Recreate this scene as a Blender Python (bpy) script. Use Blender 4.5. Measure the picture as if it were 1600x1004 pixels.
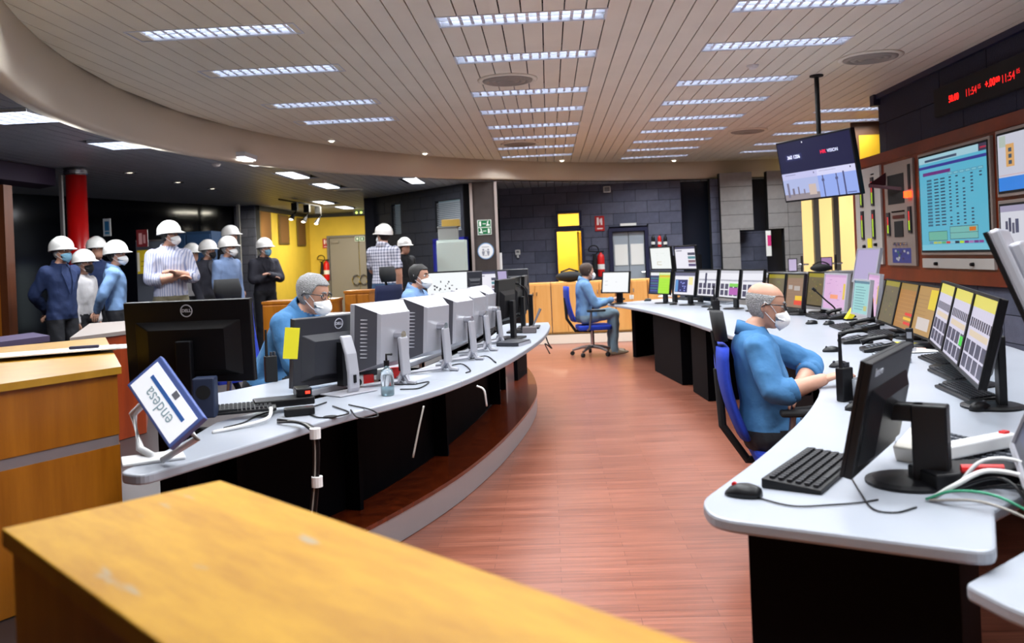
import bpy, bmesh, math, random
from mathutils import Vector, Matrix, kdtree
from math import sin, cos, pi, radians, sqrt, atan2, degrees
for o in list(bpy.data.objects): bpy.data.objects.remove(o)
S = bpy.context.scene
COL = S.collection
rng = random.Random(7)
# ------------------------------------------------------------------ camera
F = 1350.0; PX, PY, HC = 800.0, 402.0, 1.45
CR = Matrix.Rotation(radians(2.38), 3, 'Z') @ Matrix.Rotation(pi/2, 3, 'X') @ Matrix.Rotation(radians(-2.4), 3, 'Z')
cam = bpy.data.cameras.new('camera'); camo = bpy.data.objects.new('camera', cam); COL.objects.link(camo)
camo.matrix_world = Matrix.Translation((0, 0, HC)) @ CR.to_4x4()
cam.sensor_width = 36; cam.lens = 36*F/1600; cam.shift_y = (PY-502)/1600; cam.clip_start = .05
cam.dof.use_dof = True; cam.dof.focus_distance = 5.0; cam.dof.aperture_fstop = 3.2
S.camera = camo
# ------------------------------------------------------------------ world, exposure
W = bpy.data.worlds.new('world'); S.world = W; W.use_nodes = True
W.node_tree.nodes['Background'].inputs[0].default_value = (.5, .6, .9, 1)
W.node_tree.nodes['Background'].inputs[1].default_value = .03
S.view_settings.view_transform = 'Standard'; S.view_settings.look = 'None'
S.view_settings.gamma = 1; S.view_settings.use_curve_mapping = False
S.view_settings.exposure = 0.6
LAMP_W = 21.0      # each ceiling fluorescent
# ------------------------------------------------------------------ pixel -> place helpers (survey of the photograph)
def ray(x, y): return CR @ Vector(((x-PX)/F, -(y-PY)/F, -1))
def atz(x, y, z): r = ray(x, y); return r*((z-HC)/r.z) + Vector((0, 0, HC))
def aty(x, y, Y): r = ray(x, y); return r*(Y/r.y) + Vector((0, 0, HC))
def atx(x, y, X): r = ray(x, y); return r*(X/r.x) + Vector((0, 0, HC))
def atp(x, y, P0, P1):
    r = ray(x, y); d = Vector((P1[0]-P0[0], P1[1]-P0[1])); n = Vector((-d.y, d.x))
    t = n.dot(Vector(P0[:2]))/n.dot(r.xy); return r*t + Vector((0, 0, HC))
# ------------------------------------------------------------------ materials
def lin(c): return tuple(((v/12.92) if v <= .04045 else ((v+.055)/1.055)**2.4) for v in c)
def rgb(h): return lin(tuple(int(h[i:i+2], 16)/255 for i in (0, 2, 4)))
MATS = {}
def mat(name, col, rough=.5, metal=0, var=.0, vscale=20, bump=0, bscale=60, emit=0, stretch=None, spec=.5, trans=0, alpha=1, coat=0):
    if name in MATS: return MATS[name]
    m = bpy.data.materials.new(name); m.use_nodes = True; MATS[name] = m
    nt = m.node_tree; b = nt.nodes['Principled BSDF']; c = rgb(col) if isinstance(col, str) else col
    b.inputs['Base Color'].default_value = (*c, 1); b.inputs['Roughness'].default_value = rough
    b.inputs['Metallic'].default_value = metal; b.inputs['Specular IOR Level'].default_value = spec
    b.inputs['Transmission Weight'].default_value = trans; b.inputs['Coat Weight'].default_value = coat
    if alpha < 1: b.inputs['Alpha'].default_value = alpha
    if emit: b.inputs['Emission Color'].default_value = (*c, 1); b.inputs['Emission Strength'].default_value = emit
    if var or bump:
        tc = nt.nodes.new('ShaderNodeTexCoord'); mp = nt.nodes.new('ShaderNodeMapping')
        nt.links.new(tc.outputs['Object'], mp.inputs[0])
        if stretch: mp.inputs['Scale'].default_value = stretch
    if var:
        nz = nt.nodes.new('ShaderNodeTexNoise'); nz.inputs['Scale'].default_value = vscale; nz.inputs['Detail'].default_value = 5
        nt.links.new(mp.outputs[0], nz.inputs['Vector'])
        rp = nt.nodes.new('ShaderNodeValToRGB')
        rp.color_ramp.elements[0].position = .3; rp.color_ramp.elements[1].position = .7
        rp.color_ramp.elements[0].color = (*[v*(1-var) for v in c], 1); rp.color_ramp.elements[1].color = (*[min(1, v*(1+var)) for v in c], 1)
        nt.links.new(nz.outputs['Fac'], rp.inputs[0]); nt.links.new(rp.outputs[0], b.inputs['Base Color'])
    if bump:
        n2 = nt.nodes.new('ShaderNodeTexNoise'); n2.inputs['Scale'].default_value = bscale; n2.inputs['Detail'].default_value = 3
        nt.links.new(mp.outputs[0], n2.inputs['Vector'])
        bp = nt.nodes.new('ShaderNodeBump'); bp.inputs['Strength'].default_value = bump; bp.inputs['Distance'].default_value = .02
        nt.links.new(n2.outputs['Fac'], bp.inputs['Height']); nt.links.new(bp.outputs[0], b.inputs['Normal'])
    return m
def screen_mat(strength=.66, name='screen'):
    if name in MATS: return MATS[name]
    m = bpy.data.materials.new(name); m.use_nodes = True; MATS[name] = m
    nt = m.node_tree; b = nt.nodes['Principled BSDF']; a = nt.nodes.new('ShaderNodeAttribute'); a.attribute_name = 'Col'
    b.inputs['Base Color'].default_value = (.01, .01, .012, 1); b.inputs['Roughness'].default_value = .35
    nt.links.new(a.outputs['Color'], b.inputs['Emission Color']); b.inputs['Emission Strength'].default_value = strength
    return m
def print_mat(name='print'):
    if name in MATS: return MATS[name]
    m = bpy.data.materials.new(name); m.use_nodes = True; MATS[name] = m
    nt = m.node_tree; b = nt.nodes['Principled BSDF']; a = nt.nodes.new('ShaderNodeAttribute'); a.attribute_name = 'Col'
    nt.links.new(a.outputs['Color'], b.inputs['Base Color']); b.inputs['Roughness'].default_value = .5
    return m
def wave_mat(name, base, line, scale, mode, rough=.8):
    """striped / checked shirt cloth from object coordinates"""
    m = bpy.data.materials.new(name); m.use_nodes = True; MATS[name] = m
    nt = m.node_tree; b = nt.nodes['Principled BSDF']; b.inputs['Roughness'].default_value = rough
    tc = nt.nodes.new('ShaderNodeTexCoord'); sp = nt.nodes.new('ShaderNodeSeparateXYZ'); nt.links.new(tc.outputs['Object'], sp.inputs[0])
    def stripe(sock, sc, th):
        mu = nt.nodes.new('ShaderNodeMath'); mu.operation = 'MULTIPLY'; mu.inputs[1].default_value = sc; nt.links.new(sock, mu.inputs[0])
        sn = nt.nodes.new('ShaderNodeMath'); sn.operation = 'SINE'; nt.links.new(mu.outputs[0], sn.inputs[0])
        g = nt.nodes.new('ShaderNodeMapRange'); g.inputs[1].default_value = th; g.inputs[2].default_value = th+.5; nt.links.new(sn.outputs[0], g.inputs[0]); return g.outputs[0]
    ad0 = nt.nodes.new('ShaderNodeMath'); ad0.operation = 'ADD'; nt.links.new(sp.outputs['X'], ad0.inputs[0]); nt.links.new(sp.outputs['Y'], ad0.inputs[1])
    f = stripe(ad0.outputs[0] if mode == 'stripe' else sp.outputs['Y'], scale, .2)
    if mode == 'check':
        g = stripe(sp.outputs['Z'], scale, .2); h = stripe(sp.outputs['X'], scale, .2)
        ad = nt.nodes.new('ShaderNodeMath'); ad.operation = 'ADD'; nt.links.new(f, ad.inputs[0]); nt.links.new(g, ad.inputs[1])
        mu = nt.nodes.new('ShaderNodeMath'); mu.operation = 'MULTIPLY'; mu.inputs[1].default_value = .5; nt.links.new(ad.outputs[0], mu.inputs[0]); f = mu.outputs[0]
    mx = nt.nodes.new('ShaderNodeMix'); mx.data_type = 'RGBA'; mx.inputs[6].default_value = (*rgb(base), 1); mx.inputs[7].default_value = (*rgb(line), 1)
    nt.links.new(f, mx.inputs[0]); nt.links.new(mx.outputs[2], b.inputs['Base Color'])
    nz = nt.nodes.new('ShaderNodeTexNoise'); nz.inputs['Scale'].default_value = 14; bp = nt.nodes.new('ShaderNodeBump'); bp.inputs['Strength'].default_value = .5; bp.inputs['Distance'].default_value = .03
    nt.links.new(nz.outputs['Fac'], bp.inputs['Height']); nt.links.new(bp.outputs[0], b.inputs['Normal'])
    return m
def wood_mat(name, c1, c2, stretch=(1, 12, 12), scale=3, rough=.35, coat=0, wear=None):
    if name in MATS: return MATS[name]
    m = bpy.data.materials.new(name); m.use_nodes = True; MATS[name] = m
    nt = m.node_tree; b = nt.nodes['Principled BSDF']; b.inputs['Roughness'].default_value = rough; b.inputs['Coat Weight'].default_value = coat
    tc = nt.nodes.new('ShaderNodeTexCoord'); mp = nt.nodes.new('ShaderNodeMapping'); mp.inputs['Scale'].default_value = stretch
    nz = nt.nodes.new('ShaderNodeTexNoise'); nz.inputs['Scale'].default_value = scale; nz.inputs['Detail'].default_value = 8; nz.inputs['Roughness'].default_value = .65
    rp = nt.nodes.new('ShaderNodeValToRGB'); rp.color_ramp.elements[0].position = .32; rp.color_ramp.elements[1].position = .68
    rp.color_ramp.elements[0].color = (*rgb(c1), 1); rp.color_ramp.elements[1].color = (*rgb(c2), 1)
    nt.links.new(tc.outputs['Object'], mp.inputs[0]); nt.links.new(mp.outputs[0], nz.inputs['Vector']); nt.links.new(nz.outputs['Fac'], rp.inputs[0])
    out = rp.outputs[0]
    if wear:
        mp2 = nt.nodes.new('ShaderNodeMapping'); mp2.inputs['Scale'].default_value = wear[1]; n2 = nt.nodes.new('ShaderNodeTexNoise'); n2.inputs['Scale'].default_value = wear[2]; n2.inputs['Detail'].default_value = 4
        nt.links.new(tc.outputs['Object'], mp2.inputs[0]); nt.links.new(mp2.outputs[0], n2.inputs['Vector'])
        r2 = nt.nodes.new('ShaderNodeValToRGB'); r2.color_ramp.elements[0].position = wear[3]; r2.color_ramp.elements[1].position = wear[3]+.05
        nt.links.new(n2.outputs['Fac'], r2.inputs[0])
        mx = nt.nodes.new('ShaderNodeMix'); mx.data_type = 'RGBA'; mx.inputs[7].default_value = (*rgb(wear[0]), 1)
        nt.links.new(r2.outputs[0], mx.inputs[0]); nt.links.new(out, mx.inputs[6]); out = mx.outputs[2]
    nt.links.new(out, b.inputs['Base Color']); return m
# ------------------------------------------------------------------ mesh builder
class MB:
    def __init__(s): s.v = []; s.f = []; s.mi = []; s.col = []; s.M = Matrix.Identity(4); s.tag = []; s.t = 0
    def add(s, vs, fs, mi=0, col=(1, 1, 1)):
        n = len(s.v); s.v += [s.M @ Vector(v) for v in vs]; s.tag += [s.t]*len(vs)
        for f in fs: s.f.append([n+i for i in f]); s.mi.append(mi); s.col.append(col)
        return s
    def box(s, c, d, rz=0, mi=0, col=(1, 1, 1), M=None):
        R = M or Matrix.Rotation(rz, 3, 'Z'); c = Vector(c)
        vs = [c + R @ Vector((d[0]/2*i, d[1]/2*j, d[2]/2*k)) for i in (-1, 1) for j in (-1, 1) for k in (-1, 1)]
        return s.add(vs, [(0, 1, 3, 2), (4, 6, 7, 5), (0, 4, 5, 1), (2, 3, 7, 6), (0, 2, 6, 4), (1, 5, 7, 3)], mi, col)
    def bb(s, x0, x1, y0, y1, z0, z1, mi=0): return s.box(((x0+x1)/2, (y0+y1)/2, (z0+z1)/2), (abs(x1-x0), abs(y1-y0), abs(z1-z0)), mi=mi)
    def prism(s, poly, z0, z1, mi=0):
        n = len(poly); a = sum(poly[i][0]*poly[(i+1) % n][1]-poly[(i+1) % n][0]*poly[i][1] for i in range(n))
        if a < 0: poly = poly[::-1]
        vs = [(p[0], p[1], z0) for p in poly] + [(p[0], p[1], z1) for p in poly]
        return s.add(vs, [list(range(n))[::-1], list(range(n, 2*n))] + [(i, (i+1) % n, n+(i+1) % n, n+i) for i in range(n)], mi)
    def cyl(s, p0, p1, r0, r1=None, n=12, mi=0, cap=True):
        p0, p1 = Vector(p0), Vector(p1); r1 = r0 if r1 is None else r1
        q = (p1-p0).to_track_quat('Z', 'Y'); vs = []
        for p, r in ((p0, r0), (p1, r1)):
            for i in range(n): a = 2*pi*i/n; vs.append(p + q @ Vector((r*cos(a), r*sin(a), 0)))
        fs = [(i, (i+1) % n, n+(i+1) % n, n+i) for i in range(n)]
        if cap: fs += [list(range(n))[::-1], list(range(n, 2*n))]
        return s.add(vs, fs, mi)
    def tube(s, pts, r, n=6, mi=0):
        pts = [Vector(p) for p in pts]; vs = []; m = len(pts); up = Vector((.123, .2, 1)).normalized()
        for k, p in enumerate(pts):
            t = (pts[min(k+1, m-1)]-pts[max(k-1, 0)]).normalized(); a = t.cross(up)
            if a.length < .1: a = t.cross(Vector((1, 0, 0)))
            a.normalize(); b = a.cross(t); rr = r[k] if isinstance(r, (list, tuple)) else r
            vs += [p + (a*cos(2*pi*i/n)+b*sin(2*pi*i/n))*rr for i in range(n)]
        fs = [(k*n+i, k*n+(i+1) % n, (k+1)*n+(i+1) % n, (k+1)*n+i) for k in range(m-1) for i in range(n)]
        return s.add(vs, fs+[list(range(n))[::-1], list(range((m-1)*n, m*n))], mi)
    def lathe(s, prof, c=(0, 0, 0), n=24, mi=0):
        vs = [(c[0]+r*cos(2*pi*i/n), c[1]+r*sin(2*pi*i/n), c[2]+z) for r, z in prof for i in range(n)]; m = len(prof)
        fs = [(k*n+i, k*n+(i+1) % n, (k+1)*n+(i+1) % n, (k+1)*n+i) for k in range(m-1) for i in range(n)]
        return s.add(vs, fs+[list(range(n))[::-1], list(range((m-1)*n, m*n))], mi)
    def loft(s, rings, mi=0, cap=True, closed=True):
        n = len(rings[0]); m = len(rings); vs = [v for r in rings for v in r]; e = n if closed else n-1
        fs = [(k*n+i, k*n+(i+1) % n, (k+1)*n+(i+1) % n, (k+1)*n+i) for k in range(m-1) for i in range(e)]
        if cap and closed: fs += [list(range(n))[::-1], list(range((m-1)*n, m*n))]
        return s.add(vs, fs, mi)
    def ell(s, c, r, n=12, m=8, mi=0, M=None):
        R = M or Matrix.Identity(3); c = Vector(c); rings = []
        for k in range(m+1):
            p = -pi/2+pi*k/m; cp = max(cos(p), .02); rings.append([c + R @ Vector((r[0]*cp*cos(2*pi*i/n), r[1]*cp*sin(2*pi*i/n), r[2]*sin(p))) for i in range(n)])
        return s.loft(rings, mi)
    def quad(s, a, b, c, d, mi=0, col=(1, 1, 1)): return s.add([a, b, c, d], [(0, 1, 2, 3)], mi, col)
    def mesh(s, name, mats, smooth=False, colors=False):
        me = bpy.data.meshes.new(name); me.from_pydata([tuple(v) for v in s.v], [], s.f)
        for m in (mats if isinstance(mats, (list, tuple)) else [mats]): me.materials.append(m)
        me.polygons.foreach_set('material_index', s.mi)
        if smooth: me.polygons.foreach_set('use_smooth', [True]*len(s.f))
        if colors:
            at = me.color_attributes.new('Col', 'FLOAT_COLOR', 'CORNER'); k = 0
            for f, c in zip(s.f, s.col):
                for _ in f: at.data[k].color = (*c, 1); k += 1
        me.update(); return me
    def build(s, name, mats, parent=None, smooth=False, bevel=0, colors=False, loc=None, rz=0, autos=False):
        o = bpy.data.objects.new(name, s.mesh(name, mats, smooth, colors)); COL.objects.link(o)
        if parent: o.parent = parent
        if loc is not None: o.location = loc
        if rz: o.rotation_euler.z = rz
        if bevel:
            b = o.modifiers.new('bevel', 'BEVEL'); b.width = bevel; b.segments = 2; b.limit_method = 'ANGLE'; b.angle_limit = radians(40)
        return o
def tag(o, label, cat, group=None):
    o['label'] = label; o['category'] = cat
    if group: o['group'] = group
    return o
def struct(o): o['kind'] = 'structure'; return o
def stuff(o): o['kind'] = 'stuff'; return o
def thing(name, label, cat, loc=(0, 0, 0), rz=0, group=None):
    o = bpy.data.objects.new(name, None); COL.objects.link(o); o.empty_display_size = .1
    o.location = loc; o.rotation_euler.z = rz; return tag(o, label, cat, group)
def copy_tree(o, parent=None):
    c = o.copy(); COL.objects.link(c)
    if parent: c.parent = parent
    for ch in o.children: copy_tree(ch, c)
    return c
_txt = {}
def text_mesh(s, size, align='CENTER', bold=0.0):
    k = (s, size, align, bold)
    if k in _txt: return _txt[k]
    cu = bpy.data.curves.new('lettering', 'FONT'); cu.body = s; cu.size = size; cu.align_x = align; cu.align_y = 'CENTER'; cu.extrude = .0004; cu.offset = bold; cu.resolution_u = 3
    o = bpy.data.objects.new('lettering', cu); COL.objects.link(o); bpy.context.view_layer.update()
    me = bpy.data.meshes.new_from_object(o.evaluated_get(bpy.context.evaluated_depsgraph_get()))
    bpy.data.objects.remove(o); _txt[k] = me; return me
def text(s, size, m, parent, M, align='CENTER', bold=0.0, name='lettering'):
    me = text_mesh(s, size, align, bold).copy(); me.materials.clear(); me.materials.append(m)
    o = bpy.data.objects.new(name, me); COL.objects.link(o); o.parent = parent; o.matrix_local = M; return o
def frame(right, up, pos):
    r = Vector(right).normalized(); u = Vector(up).normalized(); n = r.cross(u); return Matrix(((r.x, u.x, n.x, pos[0]), (r.y, u.y, n.y, pos[1]), (r.z, u.z, n.z, pos[2]), (0, 0, 0, 1)))
def rounded(poly, r, n=5):
    """round the corners of a plan polygon; r may be a list"""
    out = []; m = len(poly)
    for i in range(m):
        p = Vector(poly[i][:2]); a = Vector(poly[i-1][:2]); b = Vector(poly[(i+1) % m][:2]); rr = r[i] if isinstance(r, (list, tuple)) else r
        if rr <= 0: out.append(tuple(p)); continue
        da = (a-p); db = (b-p); k = min(rr, da.length*.45, db.length*.45); p0 = p+da.normalized()*k; p1 = p+db.normalized()*k
        for j in range(n+1):
            t = j/n; out.append(tuple(p0*(1-t)**2+p*2*t*(1-t)+p1*t*t))
    return out
def catmull(pts, n=6):
    P = [Vector(p) for p in pts]; P = [P[0]*2-P[1]]+P+[P[-1]*2-P[-2]]; out = []
    for i in range(1, len(P)-2):
        for j in range(n):
            t = j/n; a, b, c, d = P[i-1:i+3]
            out.append(.5*((2*b)+(c-a)*t+(2*a-5*b+4*c-d)*t*t+(3*b-a-3*c+d)*t**3))
    return out+[P[-2]]
ORD = ['first', 'second', 'third', 'fourth', 'fifth', 'sixth', 'seventh', 'eighth', 'ninth', 'tenth', 'eleventh', 'twelfth']
# palette
BLACK = mat('black_plastic', '08080c', .42, spec=.35); BLK2 = mat('matt_black', '060609', .8); NAVYBLK = mat('blue_black_laminate', '03040c', .55)
WHITEP = mat('white_plastic', 'e4e4e4', .4); GREYP = mat('grey_plastic', '74767e', .45); SILVER = mat('silver_plastic', 'a6a6ae', .35, .15)
DKGREY = mat('charcoal_plastic', '2b2c33', .45); CHROME = mat('chrome', 'd0d0d4', .15, 1); STEEL = mat('brushed_steel', '8f8c8c', .35, .9, .12, 30, stretch=(1, 1, .05))
DESK = mat('light_grey_laminate', '9a9fa9', .32, var=.03, vscale=4); DESKEDGE = mat('grey_desk_edging', 'a9a8ac', .5)
RED = mat('red_enamel', 'c00a0a', .3); REDP = mat('red_plastic', 'd01515', .4); YELP = mat('yellow_paper', 'e6dc20', .7); PAPER = mat('paper', 'e8e8e4', .8)
BLUEF = mat('royal_blue_fabric', '0d2f9c', .9, var=.1, vscale=90); GREENP = mat('green_sign', '0b6a3c', .5)
# ================================================================== SETTING
CX, CY, CRAD = 4.98, 8.77, 9.05          # the big round ceiling bay
ZC, ZO = 3.23, 2.85                      # bay ceiling, outer ceiling
XR, YR = 4.10, 10.72                     # right wall and its far end
def arc_y(x, sgn):
    d = CRAD**2-(x-CX)**2; return None if d < 0 else CY+sgn*sqrt(d)
# floor
fl = MB().bb(-9.5, 9, -2, 24.5, -.1, 0)
def floor_mat():
    m = bpy.data.materials.new('cherry_laminate'); m.use_nodes = True; nt = m.node_tree; b = nt.nodes['Principled BSDF']
    tc = nt.nodes.new('ShaderNodeTexCoord'); mp = nt.nodes.new('ShaderNodeMapping'); mp.inputs['Scale'].default_value = (1.1, 22, 1)
    n = nt.nodes.new('ShaderNodeTexNoise'); n.inputs['Scale'].default_value = 1.6; n.inputs['Detail'].default_value = 7; n.inputs['Roughness'].default_value = .7
    br = nt.nodes.new('ShaderNodeTexBrick'); br.inputs['Scale'].default_value = 1; br.inputs['Brick Width'].default_value = .62; br.inputs['Row Height'].default_value = .065; br.inputs['Mortar Size'].default_value = .0012
    br.inputs['Color1'].default_value = (*rgb('885240'), 1); br.inputs['Color2'].default_value = (*rgb('98614e'), 1); br.inputs['Mortar'].default_value = (*rgb('663a2e'), 1)
    rp = nt.nodes.new('ShaderNodeValToRGB'); rp.color_ramp.elements[0].position = .3; rp.color_ramp.elements[1].position = .7; rp.color_ramp.elements[0].color = (.5, .44, .43, 1); rp.color_ramp.elements[1].color = (1.2, 1.14, 1.12, 1)
    mx = nt.nodes.new('ShaderNodeMix'); mx.data_type = 'RGBA'; mx.blend_type = 'MULTIPLY'; mx.inputs[0].default_value = 1
    L = nt.links.new; L(tc.outputs['Object'], mp.inputs[0]); L(mp.outputs[0], n.inputs['Vector']); L(tc.outputs['Object'], br.inputs['Vector']); L(n.outputs['Fac'], rp.inputs[0])
    L(br.outputs['Color'], mx.inputs[6]); L(rp.outputs[0], mx.inputs[7]); L(mx.outputs[2], b.inputs['Base Color']); b.inputs['Roughness'].default_value = .3
    return m
struct(fl.build('floor', floor_mat()))
# raised floor: curved timber edge along the left console, straight step at the back
rim_pts = [(-1.95, 2.2), (-1.45, 3.05), (-.97, 4.1), (-.65, 4.95), (-.46, 5.7), (-.32, 6.5), (-.2, 7.5), (-.17, 8.4), (-.25, 9.6), (-.45, 11), (-.62, 12.6), (-.62, 14.2)]
rim = [(p.x, p.y) for p in catmull([(a, b, 0) for a, b in rim_pts], 5)]
plat = rim + [(8.9, 14.2), (8.9, 24.4), (-9.4, 24.4), (-9.4, -1.5), (-3.2, -1.5), (-2.6, 1.0)]
po = struct(MB().prism(plat, .005, .15).build('floor_raised', mat('dark_raised_floor', '2a2122', .45, var=.15, vscale=5)))
ed = MB(); sk = MB()
def offs(line, d):
    out = []
    for i, p in enumerate(line):
        a = Vector(line[max(i-1, 0)]); b = Vector(line[min(i+1, len(line)-1)]); t = (b-a).normalized(); out.append((p[0]+t.y*d, p[1]-t.x*d))
    return out
ro, ri = offs(rim, .012), offs(rim, -.34)
ed.loft([[(*a, .15), (*a, .172), (*b, .172), (*b, .15)] for a, b in zip(ro, ri)])
ed.build('step_edging', wood_mat('mahogany_edge', '3f1205', '6a280c', (6, 6, 6), 2, .25, .3), po)
sk.loft([[(*a, .004), (*a, .149), (*b, .149), (*b, .004)] for a, b in zip(offs(rim, .006), offs(rim, -.004))])
sk.build('step_skirt', mat('steel_skirt', 'a9aaae', .35, .5), po)
MB().bb(-.6, 8.9, 14.185, 14.199, .004, .149).build('step_skirt', mat('pale_skirt', 'e6dccb', .4), po)
# ceiling: dark slab above, each board its own piece
cs = struct(MB().bb(-9.5, 9, -2, 24.5, ZC+.12, ZC+.2).build('ceiling', mat('void_black', '141210', .9)))
PITCH = .15714; LX = [-3.05, -.75, 1.45, 3.65]; LW, LD = 1.2571, .28
LY = {0: [6.25, 7.6, 9.3, 10.5], 1: [6.3, 7.55, 9.2, 10.38, 11.62, 12.75, 13.95, 15.15], 2: [6.3, 7.55, 9.15, 10.35, 11.6, 12.75, 13.9, 15.0, 16.2], 3: [7.55, 11.55, 12.6, 13.75, 15.0, 16.1]}
for c_ in (0, 1, 2):
    LY[c_] = [.2, 1.4, 2.6, 3.8, 5.0] + LY[c_]
LY[3] = LY[3][1:]
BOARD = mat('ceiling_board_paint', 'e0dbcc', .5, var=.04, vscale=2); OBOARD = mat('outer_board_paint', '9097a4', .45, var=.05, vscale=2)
def lights_over(x0, x1):
    out = []
    for c, lx in enumerate(LX):
        if x0 >= lx-.01 and x1 <= lx+LW+.01: out += [(y, y+LD) for y in LY[c]]
    return out
nb = 0
x = LX[1]-22*PITCH
while x < 8.8:
    a, b = x+.005, x+PITCH-.005
    if a > CX-CRAD+.02:
        y1a, y1b = arc_y(a, 1), arc_y(b, 1); y0a, y0b = arc_y(a, -1), arc_y(b, -1)
        if y1a and y1b:
            lo = max(min(-1.5, 99), -1.5); ya, yb = max(y0a, lo), max(y0b, lo)
            if a >= XR-.02: ya, yb = max(ya, YR-.2), max(yb, YR-.2)
            cuts = [c for c in lights_over(x, x+PITCH) if c[0] > max(ya, yb) and c[1] < min(y1a, y1b)]
            mb = MB(); sa, sb = ya, yb
            for c0, c1 in sorted(cuts)+[(None, None)]:
                ea, eb = (y1a, y1b) if c0 is None else (c0, c0)
                mb.prism([(a, sa), (b, sb), (b, eb), (a, ea)], ZC, ZC+.018)
                if c0 is not None: sa = sb = c1
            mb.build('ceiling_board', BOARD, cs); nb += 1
    x += PITCH
# fascia of the round bay
def fz(y): return max(2.745, min(2.885, 2.755+(y-7)*.0145))
fa = MB(); rings = []; A0, A1 = radians(62), radians(238)
for k in range(97):
    t = A0+(A1-A0)*k/96; p = lambda r: (CX+r*cos(t), CY+r*sin(t)); q = fz(p(CRAD)[1])
    rings.append([(*p(CRAD), ZC+.05), (*p(CRAD), q+.03), (*p(CRAD+.015), q), (*p(CRAD+.16), q), (*p(CRAD+.16), ZC+.05)])
fa.loft(rings)
struct(fa.build('trim_1', mat('fascia_plaster', 'dcd0c0', .7), None, True))
# outer, lower ceiling
oc = struct(MB().bb(-9.5, 8.9, -2, 24.5, ZC+.06, ZC+.1).build('ceiling_outer', mat('void_black', '141210', .9)))
OL = [(-4.0, 10.7), (-4.0, 12.65), (-4.0, 14.65), (-2.4, 14.45), (-5.1, 18.65), (-5.1, 20.65)]
SQ = [(-4.8, 6.95), (-4.75, 8.8)]
x = -9.4
while x < 8.8:
    a, b = x+.007, x+PITCH-.007; segs = []
    R2 = CRAD+.1
    if (a-CX)**2 < R2**2 or (b-CX)**2 < R2**2:
        f = lambda q, s: CY+s*sqrt(max(0, R2**2-min((a-CX)**2, (b-CX)**2) if max((a-CX)**2, (b-CX)**2) >= R2**2 else R2**2-(q-CX)**2))
        if min(f(a, -1), f(b, -1)) > -1: segs.append((-1.5, -1.5, f(a, -1), f(b, -1)))
        segs.append((f(a, 1), f(b, 1), 24.4, 24.4))
    else: segs.append((-1.5, -1.5, 24.4, 24.4))
    mb = MB(); holes = [(y, y+1.05) for lx, y in OL if b > lx and a < lx+.27] + [(y, y+.56) for lx, y in SQ if b > lx and a < lx+.56]
    for s in segs:
        sa, sb = s[0], s[1]
        for h0, h1 in sorted(h for h in holes if h[0] > max(s[0], s[1]) and h[1] < min(s[2], s[3])):
            mb.prism([(a, sa), (b, sb), (b, h0), (a, h0)], ZO, ZO+.016); sa = sb = h1
        if min(s[2]-sa, s[3]-sb) > .05: mb.prism([(a, sa), (b, sb), (b, s[3]), (a, s[2])], ZO, ZO+.016)
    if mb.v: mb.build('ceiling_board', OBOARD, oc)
    x += PITCH
# ------------------------------------------------------------------ walls
def wall(name, P0, P1, z0, z1, m, bm=None, bw=.46, bh=.233, holes=(), thick=.2, mortar='mortar', stagger=True):
    """vertical wall from P0 to P1 facing the camera; blocks are separate pieces in front of a recessed joint plane"""
    P0, P1 = Vector(P0), Vector(P1); L = (P1-P0).length; t = (P1-P0)/L; n = Vector((t.y, -t.x))
    if n.dot(-P0) < 0: n = -n
    us = sorted({0, L, *[h[0] for h in holes], *[h[1] for h in holes]}); zs = sorted({z0, z1, *[h[2] for h in holes], *[h[3] for h in holes]})
    us = [u for u in us if 0 <= u <= L]; zs = [z for z in zs if z0 <= z <= z1]
    ang = atan2(t.y, t.x); mb = MB()
    for i in range(len(us)-1):
        for j in range(len(zs)-1):
            u, z = (us[i]+us[i+1])/2, (zs[j]+zs[j+1])/2
            if any(h[0] < u < h[1] and h[2] < z < h[3] for h in holes): continue
            c = P0+t*u-n*(thick/2+(.012 if bm else 0)); mb.box((c.x, c.y, z), (us[i+1]-us[i], thick, zs[j+1]-zs[j]), ang)
    w = struct(mb.build(name, m))
    if not bm: return w
    shared = {}; row = 0; z = z0
    while z < z1-.01:
        zt = min(z+bh, z1); u = -(bw/2 if (row % 2 and stagger) else 0)
        while u < L-.01:
            ua, ub = max(u, 0), min(u+bw, L); parts = [(ua, ub, z, zt)]
            for h in holes:
                nw = []
                for a, b, c, d in parts:
                    if b <= h[0] or a >= h[1] or d <= h[2] or c >= h[3]: nw.append((a, b, c, d)); continue
                    if a < h[0]: nw.append((a, h[0], c, d))
                    if b > h[1]: nw.append((h[1], b, c, d))
                    if c < h[2]: nw.append((max(a, h[0]), min(b, h[1]), c, h[2]))
                    if d > h[3]: nw.append((max(a, h[0]), min(b, h[1]), h[3], d))
                parts = nw
            for a, b, c, d in parts:
                if b-a < .03 or d-c < .03: continue
                k = (round(b-a, 3), round(d-c, 3), rng.randrange(len(bm)))
                if k not in shared: shared[k] = MB().box((0, 0, 0), (k[0]-.008, .03, k[1]-.008)).mesh('brick', bm[k[2]])
                o = bpy.data.objects.new('brick', shared[k]); COL.objects.link(o); o.parent = w
                p = P0+t*((a+b)/2)-n*(.013-rng.random()*.004); o.location = (p.x, p.y, (c+d)/2); o.rotation_euler.z = ang
            u += bw
        z = zt; row += 1
    return w
MORT = mat('dark_joint', '111216', .9)
DKB = [mat('slate_block_a', '53566a', .8, var=.12, vscale=9, bump=.3, bscale=80), mat('slate_block_b', '5a5d70', .8, var=.12, vscale=9, bump=.3, bscale=80), mat('slate_block_c', '4d5164', .8, var=.12, vscale=9, bump=.3, bscale=80)]
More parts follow.
